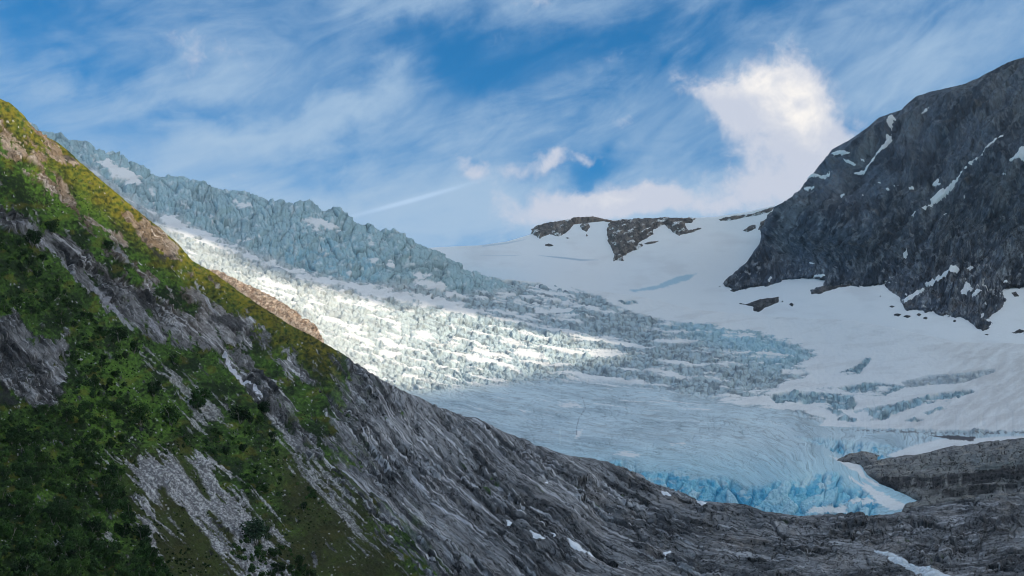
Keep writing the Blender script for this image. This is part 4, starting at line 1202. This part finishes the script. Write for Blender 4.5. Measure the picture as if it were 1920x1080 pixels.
SP = "snow patch"
mt_patches = [
    ([(1668, 222), (1676, 218), (1684, 228), (1678, 232), (1674, 248), (1668, 244)], "forked snow patch in the notch just below the mountain's crest"),
    ([(1664, 256), (1674, 254), (1674, 264), (1664, 280), (1650, 295), (1640, 305), (1632, 316), (1610, 324), (1594, 331), (1600, 324), (1620, 312), (1636, 296), (1650, 284), (1660, 274)],
     "curving snow couloir on the mountain's upper left face"),
    ([(1563, 292), (1576, 286), (1592, 290), (1602, 296), (1592, 302), (1578, 298), (1570, 302)], "ragged snow patch near the mountain's left skyline"),
    ([(1584, 305), (1600, 308), (1614, 305), (1602, 313), (1592, 312)], "small flat snow patch beneath the ragged one near the left skyline"),
    ([(1612, 298), (1624, 294), (1622, 301), (1614, 303)], "tiny snow spot beside the curving couloir"),
    ([(1518, 352), (1540, 338), (1560, 328), (1575, 324), (1568, 332), (1545, 342), (1528, 352)], "slanting snow streak low on the mountain's left skyline slope"),
    ([(1518, 369), (1530, 360), (1542, 353), (1536, 362), (1524, 370)], "short slanting snow streak beneath the longer one by the left skyline"),
    ([(1728, 226), (1738, 214), (1749, 207), (1744, 216), (1732, 226)], "thin snow sliver high on the mountain face"),
    ([(1795, 220), (1806, 214), (1809, 216), (1800, 221)], "tiny snow fleck high on the mountain right of the sliver"),
    ([(1576, 372), (1584, 366), (1588, 368), (1582, 373)], "lone white snow dot on the dark lower left face"),
    ([(1614, 375), (1624, 367), (1629, 366), (1620, 375)], "tiny slanting snow fleck right of the lone dot"),
    ([(1642, 361), (1655, 356), (1665, 356), (1655, 361), (1646, 364)], "flat snow fleck at the left end of the mid-face row"),
    ([(1664, 373), (1672, 363), (1677, 365), (1676, 372), (1680, 377), (1668, 374)], "hook-shaped snow spot in the middle of the mid-face row"),
    ([(1680, 358), (1694, 356), (1692, 360), (1682, 362)], "small oval snow spot above the hook-shaped one"),
    ([(1706, 359), (1716, 358), (1718, 363), (1706, 366)], "snow spot at the right end of the mid-face row"),
    ([(1746, 352), (1758, 342), (1766, 340), (1762, 350), (1772, 356), (1754, 354)], "angular snow patch left of the long diagonal couloir"),
    ([(1888, 273), (1890, 276), (1870, 293), (1850, 311), (1835, 322), (1810, 338), (1795, 352), (1780, 365), (1755, 385), (1740, 402), (1728, 408), (1734, 398), (1746, 386), (1744, 380), (1760, 364), (1790, 346), (1815, 330), (1845, 308), (1862, 290)],
     "long diagonal snow couloir across the right mountain face"),
    ([(1710, 414), (1718, 406), (1722, 408), (1716, 416)], "snow fleck just below the long diagonal couloir's foot"),
    ([(1756, 417), (1766, 406), (1776, 402), (1786, 396), (1782, 402), (1768, 410), (1760, 418)], "short snow streak right of the long couloir's foot"),
    ([(1802, 378), (1812, 369), (1816, 368), (1810, 377)], "tiny snow streak between the long couloir and the right edge"),
    ([(1898, 324), (1910, 312), (1920, 302), (1945, 300), (1945, 326), (1915, 328)], "white snow patch cut by the right edge halfway up the mountain"),
    ([(1876, 346), (1890, 345), (1904, 347), (1890, 349)], "thin horizontal snow fleck near the right edge of the mountain"),
    ([(1517, 494), (1524, 494), (1532, 496), (1524, 500)], "small snow spot on the dark rock above the mountain's left foot"),
    ([(1436, 528), (1447, 520), (1450, 524), (1442, 530)], "snow spot on the tip of the mountain's left foot"),
    ([(1691, 488), (1700, 474), (1708, 470), (1704, 478), (1695, 487)], "snow sliver in a gully low on the mountain's centre"),
    ([(1520, 520), (1530, 515), (1548, 516), (1545, 522), (1530, 523)], "snow spot above the middle foot of the mountain"),
    ([(1728, 532), (1745, 527), (1765, 522), (1785, 517), (1800, 517), (1796, 527), (1770, 530), (1742, 536)], "long snow ledge low on the mountain's right part"),
    ([(1810, 518), (1818, 508), (1830, 512), (1824, 518)], "pointed snow patch above the right end of the long snow ledge"),
    ([(1798, 560), (1812, 543), (1828, 552), (1820, 561)], "round snow patch on the rock below the long snow ledge"),
    ([(1820, 566), (1832, 556), (1846, 560), (1828, 568)], "snow patch right of and below the round one"),
    ([(1842, 572), (1850, 569), (1850, 574), (1844, 575)], "tiny snow spot on the lowest rocks at the right"),
    ([(1878, 529), (1890, 526), (1892, 531), (1882, 532)], "snow spot on dark rock near the right edge above the snow"),
    ([(1690, 563), (1710, 552), (1735, 540), (1736, 548), (1715, 560), (1695, 570)], "snow tongue reaching into the rocks at the mountain's foot"),
]
for i, (pl, lb) in enumerate(mt_patches):
    patch(Cc_, pl, "snow_patch", lb, SP, M_SNOW, 3.0, 3.4, seed=i, flat=.45)
for i, (pl, lb) in enumerate([
    ([(1060, 1014), (1075, 1020), (1100, 1035), (1120, 1046), (1108, 1047), (1085, 1042), (1068, 1030)], "long pointed snow patch on the grey bedrock"),
    ([(992, 990), (1008, 1000), (1024, 1009), (1015, 1009), (1000, 1003)], "slim snow patch up-left of the long pointed one"),
    ([(1024, 1000), (1040, 1008), (1050, 1014), (1038, 1013)], "short snow patch just above the long pointed one"),
    ([(950, 970), (956, 971), (962, 977), (952, 977)], "tiny snow spot on the bedrock, highest of its row"),
    ([(1236, 922), (1250, 926), (1263, 938), (1252, 936), (1240, 930)], "crooked snow patch on rock beside the glacier snout"),
    ([(1305, 936), (1318, 940), (1328, 945), (1316, 949), (1308, 943)], "snow wedge touching the left end of the blue ice front"),
    ([(1241, 1036), (1256, 1033), (1262, 1037), (1248, 1047), (1242, 1044)], "blocky snow patch alone in the middle of the bedrock"),
    ([(1020, 902), (1028, 902), (1028, 905), (1022, 906)], "very small white snow spot on the slope below the glacier"),
]):
    patch(A, pl, "snow_patch", lb, SP, M_SNOW, 2.0, 1.2, seed=60 + i, flat=.35, colr=(.78, .80, .84))
M_WATER = make_mat("white_water", 0.8, 0.9, 1.0, 0.5, 0.4, 0.3)
patch(A, None, "stream", "white foaming meltwater stream rushing over bedrock at bottom right", "stream", M_WATER, 1.6, 3.0, (.66, .71, .76), seed=80, flat=.3,
      line=[(1640, 1028, 1.0), (1660, 1034, 4), (1690, 1046, 7), (1715, 1058, 8), (1745, 1072, 11), (1790, 1095, 13)])
for i, (ln, lb, cl_) in enumerate([
    ([(408, 653, 1.5), (425, 675, 4), (440, 700, 4.5), (450, 715, 3.5), (470, 730, 7), (486, 752, 5), (490, 757, 1)], "white waterfall spreading down dark slabs in the middle of the hillside", (.58, .58, .64)),
    ([(518, 682, .6), (530, 692, 1.6), (545, 714, 1.2)], "thin white rivulet right of the main waterfall", (.5, .5, .54)),
    ([(608, 755, 1), (625, 770, 2.5), (645, 795, 1.4)], "thin white streak of water under the ridge crest", (.5, .5, .53)),
    ([(740, 875, 1), (765, 895, 3.5), (790, 920, 4), (805, 932, 1.5)], "broad pale wet streak on a smooth rock hump", (.46, .46, .50)),
    ([(800, 940, 1.5), (840, 965, 3), (880, 988, 3.2), (905, 998, 1.2)], "long pale water streak crossing the lower slabs", (.48, .48, .52)),
    ([(690, 700, .6), (712, 735, 2.0), (735, 770, 2.4), (748, 790, 1)], "pale wet streak high on the bare slabs near the ridge line", (.46, .46, .50)),
    ([(668, 790, .8), (690, 825, 2.6), (715, 862, 2.2), (735, 885, .8)], "pale wet streak beside the smooth rock hump", (.48, .48, .52)),
    ([(560, 800, .8), (590, 840, 3.0), (625, 880, 3.4), (650, 905, 1.2)], "pale streak running down between scree and slabs", (.42, .42, .46)),
    ([(900, 890, .8), (940, 915, 2.4), (985, 950, 1)], "faint pale streak on grey slabs left of the long snow patch", (.42, .42, .45)),
    ([(256, 485, 1), (264, 494, 2.2), (275, 500, .7)], "small white water spot high on the green slope", (.5, .5, .53)),
    ([(640, 880, 2), (670, 910, 3.5), (690, 930, 1.5)], "pale wet streak low on the slabs near the grassy ledges", (.42, .42, .46)),
    ([(380, 530, 1), (384, 545, 2), (396, 570, 2), (404, 580, 1)], "narrow water streak down rocks beneath the grassy crest", (.42, .43, .46)),
]):
    patch(A, None, "waterfall", lb, "waterfall", M_WATER, .8, 2.2, cl_, seed=90 + i, flat=.1, line=ln)

# ---------------------------------------------------------------- trees and scrub on the hillside
rng = np.random.default_rng(5)
M_LEAF = [flat_mat("birch_leaves_dark", (.020, .044, .014), .8, .5, .5), flat_mat("birch_leaves", (.034, .074, .018), .8, .5, .5), flat_mat("willow_leaves", (.045, .075, .040), .8, .4, .5)]
M_BARK = flat_mat("birch_bark", (.16, .15, .13), .9, .3, 3)


def leaf_cloud(n, rx, rz, lobes, leaf, seed):
    r = np.random.default_rng(seed)
    cs_ = []
    for i in range(lobes):
        a = r.uniform(0, 6.28)
        q = r.uniform(0, .62)
        cs_.append((math.cos(a) * rx * q, math.sin(a) * rx * q, rz * r.uniform(.25, .80), rx * r.uniform(.28, .52)))
    cs_ = np.array(cs_)
    k = r.integers(0, lobes, n)
    d = r.normal(size=(n, 3))
    d /= np.linalg.norm(d, axis=1, keepdims=True)
    rad = cs_[k, 3] * r.uniform(.35, 1.08, n) ** .6
    c = cs_[k, :3] + d * rad[:, None] * np.array([1, 1, .85])
    c[:, 2] = np.maximum(c[:, 2], .12 * rz * r.uniform(.5, 1.5, n))
    u = r.normal(size=(n, 3))
    u /= np.linalg.norm(u, axis=1, keepdims=True)
    v = np.cross(u, r.normal(size=(n, 3)))
    v /= np.linalg.norm(v, axis=1, keepdims=True) + 1e-9
    s = (leaf * r.uniform(.6, 1.4, n))[:, None]
    V = np.stack([c - u * s, c + v * s * .8, c + u * s * 1.1, c - v * s * .7], 1).reshape(-1, 3)
    return V, np.arange(4 * n).reshape(-1, 4)


def trunk_mesh(h, r0, seed):
    r = np.random.default_rng(seed)
    V, Fs = [], []

    def limb(p0, p1, ra, rb):
        p0, p1 = np.array(p0, float), np.array(p1, float)
        d = p1 - p0
        d /= np.linalg.norm(d)
        a = np.cross(d, [0.3, 1, .2])
        a /= np.linalg.norm(a)
        b_ = np.cross(d, a)
        o = len(V)
        for p, q in ((p0, ra), (p1, rb)):
            for i in range(5):
                t = i * 1.2566
                V.append(p + (a * math.cos(t) + b_ * math.sin(t)) * q)
        for i in range(5):
            j = (i + 1) % 5
            Fs.append((o + i, o + j, o + 5 + j, o + 5 + i))
    for s in range(3):
        a = s * 2.1 + r.uniform(0, 1)
        t = (math.cos(a) * .22 * h, math.sin(a) * .22 * h, h * .55)
        limb((0, 0, -.4), t, r0, r0 * .55)
        for _ in range(3):
            a2 = a + r.uniform(-1.2, 1.2)
            limb(t, (t[0] + math.cos(a2) * .22 * h, t[1] + math.sin(a2) * .22 * h, h * r.uniform(.7, .95)), r0 * .5, r0 * .12)
    return np.array(V), np.array(Fs)


protos = []
for i in range(6):
    root = bpy.data.objects.new("bush", None)
    col.objects.link(root)
    V, Fc = leaf_cloud(1500, 2.0 + .15 * i, 3.6 + .25 * (i % 3), 8 + i, .17, 40 + i)
    cr_ = mesh_from("crown", V, Fc, M_LEAF[i % 2] if i < 5 else M_LEAF[2], smooth=False)
    cr_.parent = root
    V, Fc = trunk_mesh(3.4, .10, 60 + i)
    tr_ = mesh_from("trunk", V, Fc, M_BARK)
    tr_.parent = root
    protos.append([root, cr_, tr_, False])


def surf(x, y):
    """point of the hillside under a photo pixel"""
    c = np.clip(np.searchsorted(A.px[0], x), 0, A.px.shape[1] - 1)
    r = np.clip(np.searchsorted(A.py[:, c], y), 0, A.px.shape[0] - 1)
    return A.P[r, c], A.D[r, c]


def put_bush(x, y, s, label, group=None, k=None):
    k = int(rng.integers(0, 5)) if k is None else k
    root, cr_, tr_, used = protos[k]
    P_, D_ = surf(x, y)
    if used:
        r = root.copy()
        col.objects.link(r)
        for ch in (cr_, tr_):
            c = ch.copy()
            col.objects.link(c)
            c.parent = r
    else:
        r = root
        protos[k][3] = True
    r.location = Vector(P_) - Vector((0, 0, .3))
    r.rotation_euler = (0, 0, rng.uniform(0, 6.28))
    sz = s * rng.uniform(.9, 1.1)
    r.scale = (sz, sz, s)
    for key in list(r.keys()):
        del r[key]
    tag(r, label, "bush", group)
    return r


# bushes one can tell apart
solo = [(366, 762, 2.6, "lone dark bush standing in grass left of the main waterfall"),
        (222, 634, 1.8, "dark bush at the upper tip of the scrub on bright grass"),
        (250, 655, 1.6, "small dark bush alone on bright grass right of the scrub"),
        (326, 676, 1.5, "small round bush beside the upper scree streak"),
        (286, 737, 1.9, "dark bush at the left edge of the pale scree streak"),
        (318, 790, 2.2, "wide dark bush in the bright grass above the scree"),
        (262, 790, 2.0, "dark bush on the bright green patch near the scrub"),
        (494, 770, 1.7, "bush just below the foot of the main waterfall"),
        (448, 790, 2.0, "bush at the top corner of the middle thicket"),
        (480, 1015, 2.0, "grey-green willow bush beside the lower scree"),
        (60, 455, 2.0, "bush at the top of the left scrub beside the gully"),
        (203, 462, 1.6, "small dark bush on the upper green slope"),
        (98, 430, 2.0, "dark bush above the gully on the upper slope")]
for i, (x, y, s, lb) in enumerate(solo):
    put_bush(x, y + 6, s * 1.25, lb, None, 5 if "willow" in lb else None)

THICK = [([(-60, 420), (0, 425), (60, 470), (130, 555), (200, 620), (235, 655), (225, 700), (150, 690), (125, 620), (60, 600), (0, 590), (-60, 590)], "birch bush in the dark scrub at the left edge above the cliff"),
         ([(-60, 765), (60, 770), (130, 770), (180, 830), (240, 930), (260, 1000), (330, 1100), (-60, 1100)], "birch bush in the large scrub filling the bottom left corner"),
         ([(130, 640), (225, 690), (240, 740), (260, 800), (220, 850), (140, 810), (125, 740)], "birch bush in the scrub right of the small cliff"),
         ([(300, 800), (345, 790), (400, 815), (440, 790), (490, 790), (540, 850), (560, 870), (500, 860), (430, 850), (380, 850), (300, 860)], "birch bush in the thicket above the scree"),
         ([(440, 980), (500, 985), (560, 1040), (600, 1100), (470, 1100), (430, 1040)], "birch bush in the thicket at the foot of the scree"),
         ([(420, 860), (520, 870), (620, 960), (560, 960), (480, 930)], "birch bush in the thicket right of the scree")]
DENS = [1.0, 1.0, .8, .6, .45, .35]
cand = []
for (pl, lb), dn in zip(THICK, DENS):
    xs_ = [p[0] for p in pl]
    ys_ = [p[1] for p in pl]
    n = int((max(xs_) - min(xs_)) * (max(ys_) - min(ys_)) / 55 * dn)
    X_ = rng.uniform(min(xs_), max(xs_), n)
    Y_ = rng.uniform(min(ys_), max(ys_), n)
    ok = poly_sd(X_, Y_, pl) + 16 * fbm(X_ / 40, Y_ / 30, 3, .6, 600) > 0
    dens_ok = fbm(X_ / 38, Y_ / 28, 3, .6, 601) > -0.07
    for x, y in zip(X_[ok & dens_ok], Y_[ok & dens_ok]):
        cand.append((x, y, lb))
rng.shuffle(cand)
cand = [(float(a), float(b), c) for a, b, c in cand]
near = sorted(cand[:len(cand)], key=lambda c: -c[1])
ind = near[::max(1, len(near) // 230)][:230]
chosen = set(ind)
for x, y, lb in ind:
    if 0 <= x < 700 and y < 1110:
        put_bush(x, y, rng.uniform(.75, 1.35), lb, lb.replace("birch bush in", "birch bushes in"))
# the rest of the scrub is one mass
libs = [leaf_cloud(260, 1.9, 2.6, 6, .26, 80 + i) for i in range(5)]


def mass(name, pts, mat, smin, smax, label):
    Vs, Fs = [], []
    o = 0
    for (x, y) in pts:
        V, Fc = libs[int(rng.integers(0, 5))]
        P_, D_ = surf(x, y)
        a = rng.uniform(0, 6.28)
        s = rng.uniform(smin, smax)
        R_ = np.array([[math.cos(a), -math.sin(a), 0], [math.sin(a), math.cos(a), 0], [0, 0, 1]])
        Vs.append((V * s) @ R_.T + P_ - np.array([0, 0, .4]))
        Fs.append(Fc + o)
        o += len(V)
    ob = mesh_from(name, np.concatenate(Vs), np.concatenate(Fs), mat, smooth=False)
    return tag(ob, label, "scrub", None, "stuff")


rest = [c for c in cand if c not in chosen]
mass("scrub", [(c[0], c[1]) for c in rest[::2]], M_LEAF[0], .55, 1.15, "dark green birch scrub covering the lower left hillside")
mass("undergrowth", [(c[0], c[1]) for c in rest[1::2]], M_LEAF[1], .4, .9, "mid green low undergrowth between the birch bushes")
sp = []
while len(sp) < 3000:
    x, y = rng.uniform(-40, 620), rng.uniform(230, 1090)
    c = np.clip(np.searchsorted(A.px[0], x), 0, A.px.shape[1] - 1)
    r = np.clip(np.searchsorted(A.py[:, c], y), 0, A.px.shape[0] - 1)
    if A.py[0, c] + 12 < y and grassm[r, c] > .7 and fbm(np.array([x / 60]), np.array([y / 45]), 3, .6, 610)[0] > 0.02:
        sp.append((x, y))
mass("heath", sp, M_LEAF[0], .16, .42, "sparse low dwarf shrubs dotted over the grassy slope")

# boulders and rubble : one mass on the scree, plus some on the bedrock
ico = []
for i in range(5):
    import bmesh
    bm = bmesh.new()
    bmesh.ops.create_icosphere(bm, subdivisions=1, radius=1.0)
    rr = random.Random(i)
    for v in bm.verts:
        v.co *= rr.uniform(.65, 1.15)
        v.co.z *= .65
    bm.verts.ensure_lookup_table()
    ico.append((np.array([v.co[:] for v in bm.verts]), np.array([[v.index for v in f.verts] for f in bm.faces])))
    bm.free()
Vs, Fs, Cs = [], [], []
o = 0
cnt = 0
scr_flat = scree
while cnt < 5200:
    x, y = rng.uniform(-20, 900), rng.uniform(560, 1095)
    c = min(np.searchsorted(A.px[0], x), A.px.shape[1] - 1)
    r = min(np.searchsorted(A.py[:, c], y), A.px.shape[0] - 1)
    if r < 6:
        continue
    s_ = scree[r, c]
    if rng.uniform() > (s_ * .9 + .02 * (rockm[r, c] < .5) + .015):
        continue
    V, Fc = ico[int(rng.integers(0, 5))]
    P_, D_ = A.P[r, c], A.D[r, c]
    s = (0.10 + rng.pareto(2.6) * .14)
    s = min(s, 1.1) * (D_ / 380) ** .5
    a = rng.uniform(0, 6.28)
    R_ = np.array([[math.cos(a), -math.sin(a), 0], [math.sin(a), math.cos(a), 0], [0, 0, 1]])
    Vs.append((V * s) @ R_.T + P_)
    Fs.append(Fc + o)
    Cs.append(np.tile(np.array([.36, .36, .37]) * rng.uniform(.5, 1.45), (len(V), 1)))
    o += len(V)
    cnt += 1
tag(mesh_from("rubble", np.concatenate(Vs), np.concatenate(Fs), M_SLAB, np.concatenate(Cs), smooth=False), "pale grey rubble spilled down the scree gullies", "rubble", None, "stuff")

# ---------------------------------------------------------------- added unseen sun blocker, gaps cut where light should fall
ZC = 2600.0


def to_blocker(P):
    t = (ZC - P[..., 2]) / SUN[2]
    return P[..., 0] + SUN[0] * t, P[..., 1] + SUN[1] * t


lit_pts = []
sm = slice(None, None, 6)
LITG = [(300, 425), (345, 435), (450, 500), (560, 535), (700, 565), (860, 580), (930, 600), (1000, 620), (1110, 630), (1140, 660), (1060, 685), (960, 705), (860, 722), (760, 738), (640, 690), (500, 610), (380, 520), (310, 460)]
smp, lit = [], []
for L, fn in ((A, lambda x, y, t: (x < 470) & (t < np.interp(x, [-200, 0, 100, 200, 300, 420, 470], [190, 115, 80, 60, 34, 16, 0]) * (1 + .3 * fbm(x / 40, y / 40, 2, .5, 1)))),
              (G, lambda x, y, t: poly_sd(x, y, LITG) + 16 * fbm(x / 60, y / 30, 3, .5, 2) > 0)):
    x_, y_ = L.px[sm, sm], L.py[sm, sm]
    P_ = L.P[sm, sm]
    ok = (y_ < 1090)
    cx, cy = to_blocker(P_[ok])
    smp.append(np.stack([cx, cy], 1))
    lit.append(fn(x_, y_, L.t[sm, sm])[ok])
smp = np.concatenate(smp)
lit = np.concatenate(lit)
for L in (Sn, Cc_):
    smp2 = np.stack(to_blocker(L.P[sm, sm]), -1).reshape(-1, 2)
    smp = np.concatenate([smp, smp2])
    lit = np.concatenate([lit, np.zeros(len(smp2))])
cell = 26.0
x0, x1 = smp[:, 0].min() - 150, smp[:, 0].max() + 300
y0, y1 = smp[:, 1].min() - 300, smp[:, 1].max() + 300
nx, ny = int((x1 - x0) / cell), int((y1 - y0) / cell)
cntl = np.zeros((ny, nx))
cnta = np.zeros((ny, nx))
iu = ((smp[:, 0] - x0) / cell).astype(int)
iv = ((smp[:, 1] - y0) / cell).astype(int)
np.add.at(cntl, (iv, iu), lit)
np.add.at(cnta, (iv, iu), 1)


def blur(a, n):
    for _ in range(n):
        a = (a + np.roll(a, 1, 0) + np.roll(a, -1, 0) + np.roll(a, 1, 1) + np.roll(a, -1, 1)) / 5
    return a


frac = cntl / np.maximum(cnta, 1)
known = (cnta > 0).astype(float)
fr = blur(frac * known, 5) / np.maximum(blur(known, 5), 1e-6) * (blur(known, 5) > 0.02)
gx_, gy_ = np.meshgrid(x0 + (np.arange(nx + 1)) * cell, y0 + (np.arange(ny + 1)) * cell)
hole = fr > 0.5 + 0.42 * (2 * rnd2(np.arange(nx)[None] + 0 * np.arange(ny)[:, None], np.arange(ny)[:, None] + 0 * np.arange(nx)[None], 3) - 1)
thick = 260 + 160 * fbm(gx_ / 700, gy_ / 700, 4, .55, 701) + 60 * fbm(gx_ / 160, gy_ / 160, 3, .55, 702)
Vb = np.stack([gx_, gy_, ZC + 14 * fbm(gx_ / 260, gy_ / 260, 3, .5, 703)], -1).reshape(-1, 3)
Fb = grid_faces(ny + 1, nx + 1)[~hole.ravel()]
V, Fc, _ = compact(Vb, Fb)
# one thin sheet; only its cut gaps let the sun through
M_BLOCKER = bpy.data.materials.new("sun_blocker_sheet")
M_BLOCKER.use_nodes = True
t = NT(M_BLOCKER.node_tree)
t.n.clear()
df = t.new('ShaderNodeBsdfDiffuse')
df.inputs[0].default_value = (.80, .80, .80, 1)
tr = t.new('ShaderNodeBsdfTranslucent')
tr.inputs[0].default_value = (.42, .46, .52, 1)
mx = t.new('ShaderNodeMixShader')
mx.inputs[0].default_value = .5
t.l.new(df.outputs[0], mx.inputs[1])
t.l.new(tr.outputs[0], mx.inputs[2])
ot = t.new('ShaderNodeOutputMaterial')
t.l.new(mx.outputs[0], ot.inputs[0])
tag(mesh_from("sun_blocker", V, Fc, M_BLOCKER), "added unseen deck with gaps, shaped to block the sun over the valley", "sun blocker", None, "stuff")

# ---------------------------------------------------------------- haze : a box of faintly scattering air round the whole valley
lo_ = np.array([1e9, 1e9, 1e9])
hi_ = -lo_
for P_ in (PA, PG, PS, PC):
    q = P_.reshape(-1, 3)
    lo_ = np.minimum(lo_, q.min(0))
    hi_ = np.maximum(hi_, q.max(0))
lo_ = np.minimum(lo_, [0, 0, 0]) - np.array([60, 60, 2.0])
hi_ = np.maximum(hi_, [0, 0, 0]) + np.array([60, 60, 20.0])
Vh = np.array([(x, y, z) for z in (lo_[2], hi_[2]) for y in (lo_[1], hi_[1]) for x in (lo_[0], hi_[0])])
Fh = np.array([(0, 2, 3, 1), (4, 5, 7, 6), (0, 1, 5, 4), (2, 6, 7, 3), (0, 4, 6, 2), (1, 3, 7, 5)])
M_HAZE = bpy.data.materials.new("haze")
M_HAZE.use_nodes = True
t = NT(M_HAZE.node_tree)
t.n.clear()
pv_ = t.new('ShaderNodeVolumePrincipled')
pv_.inputs['Color'].default_value = (.80, .88, 1.0, 1)
pv_.inputs['Density'].default_value = 0.000018
pv_.inputs['Anisotropy'].default_value = 0.2
ot = t.new('ShaderNodeOutputMaterial')
t.l.new(pv_.outputs[0], ot.inputs['Volume'])
tag(mesh_from("haze", Vh, Fh, M_HAZE, smooth=False), kind='stuff')
print("haze box", lo_, hi_, "cloud height", ZC)
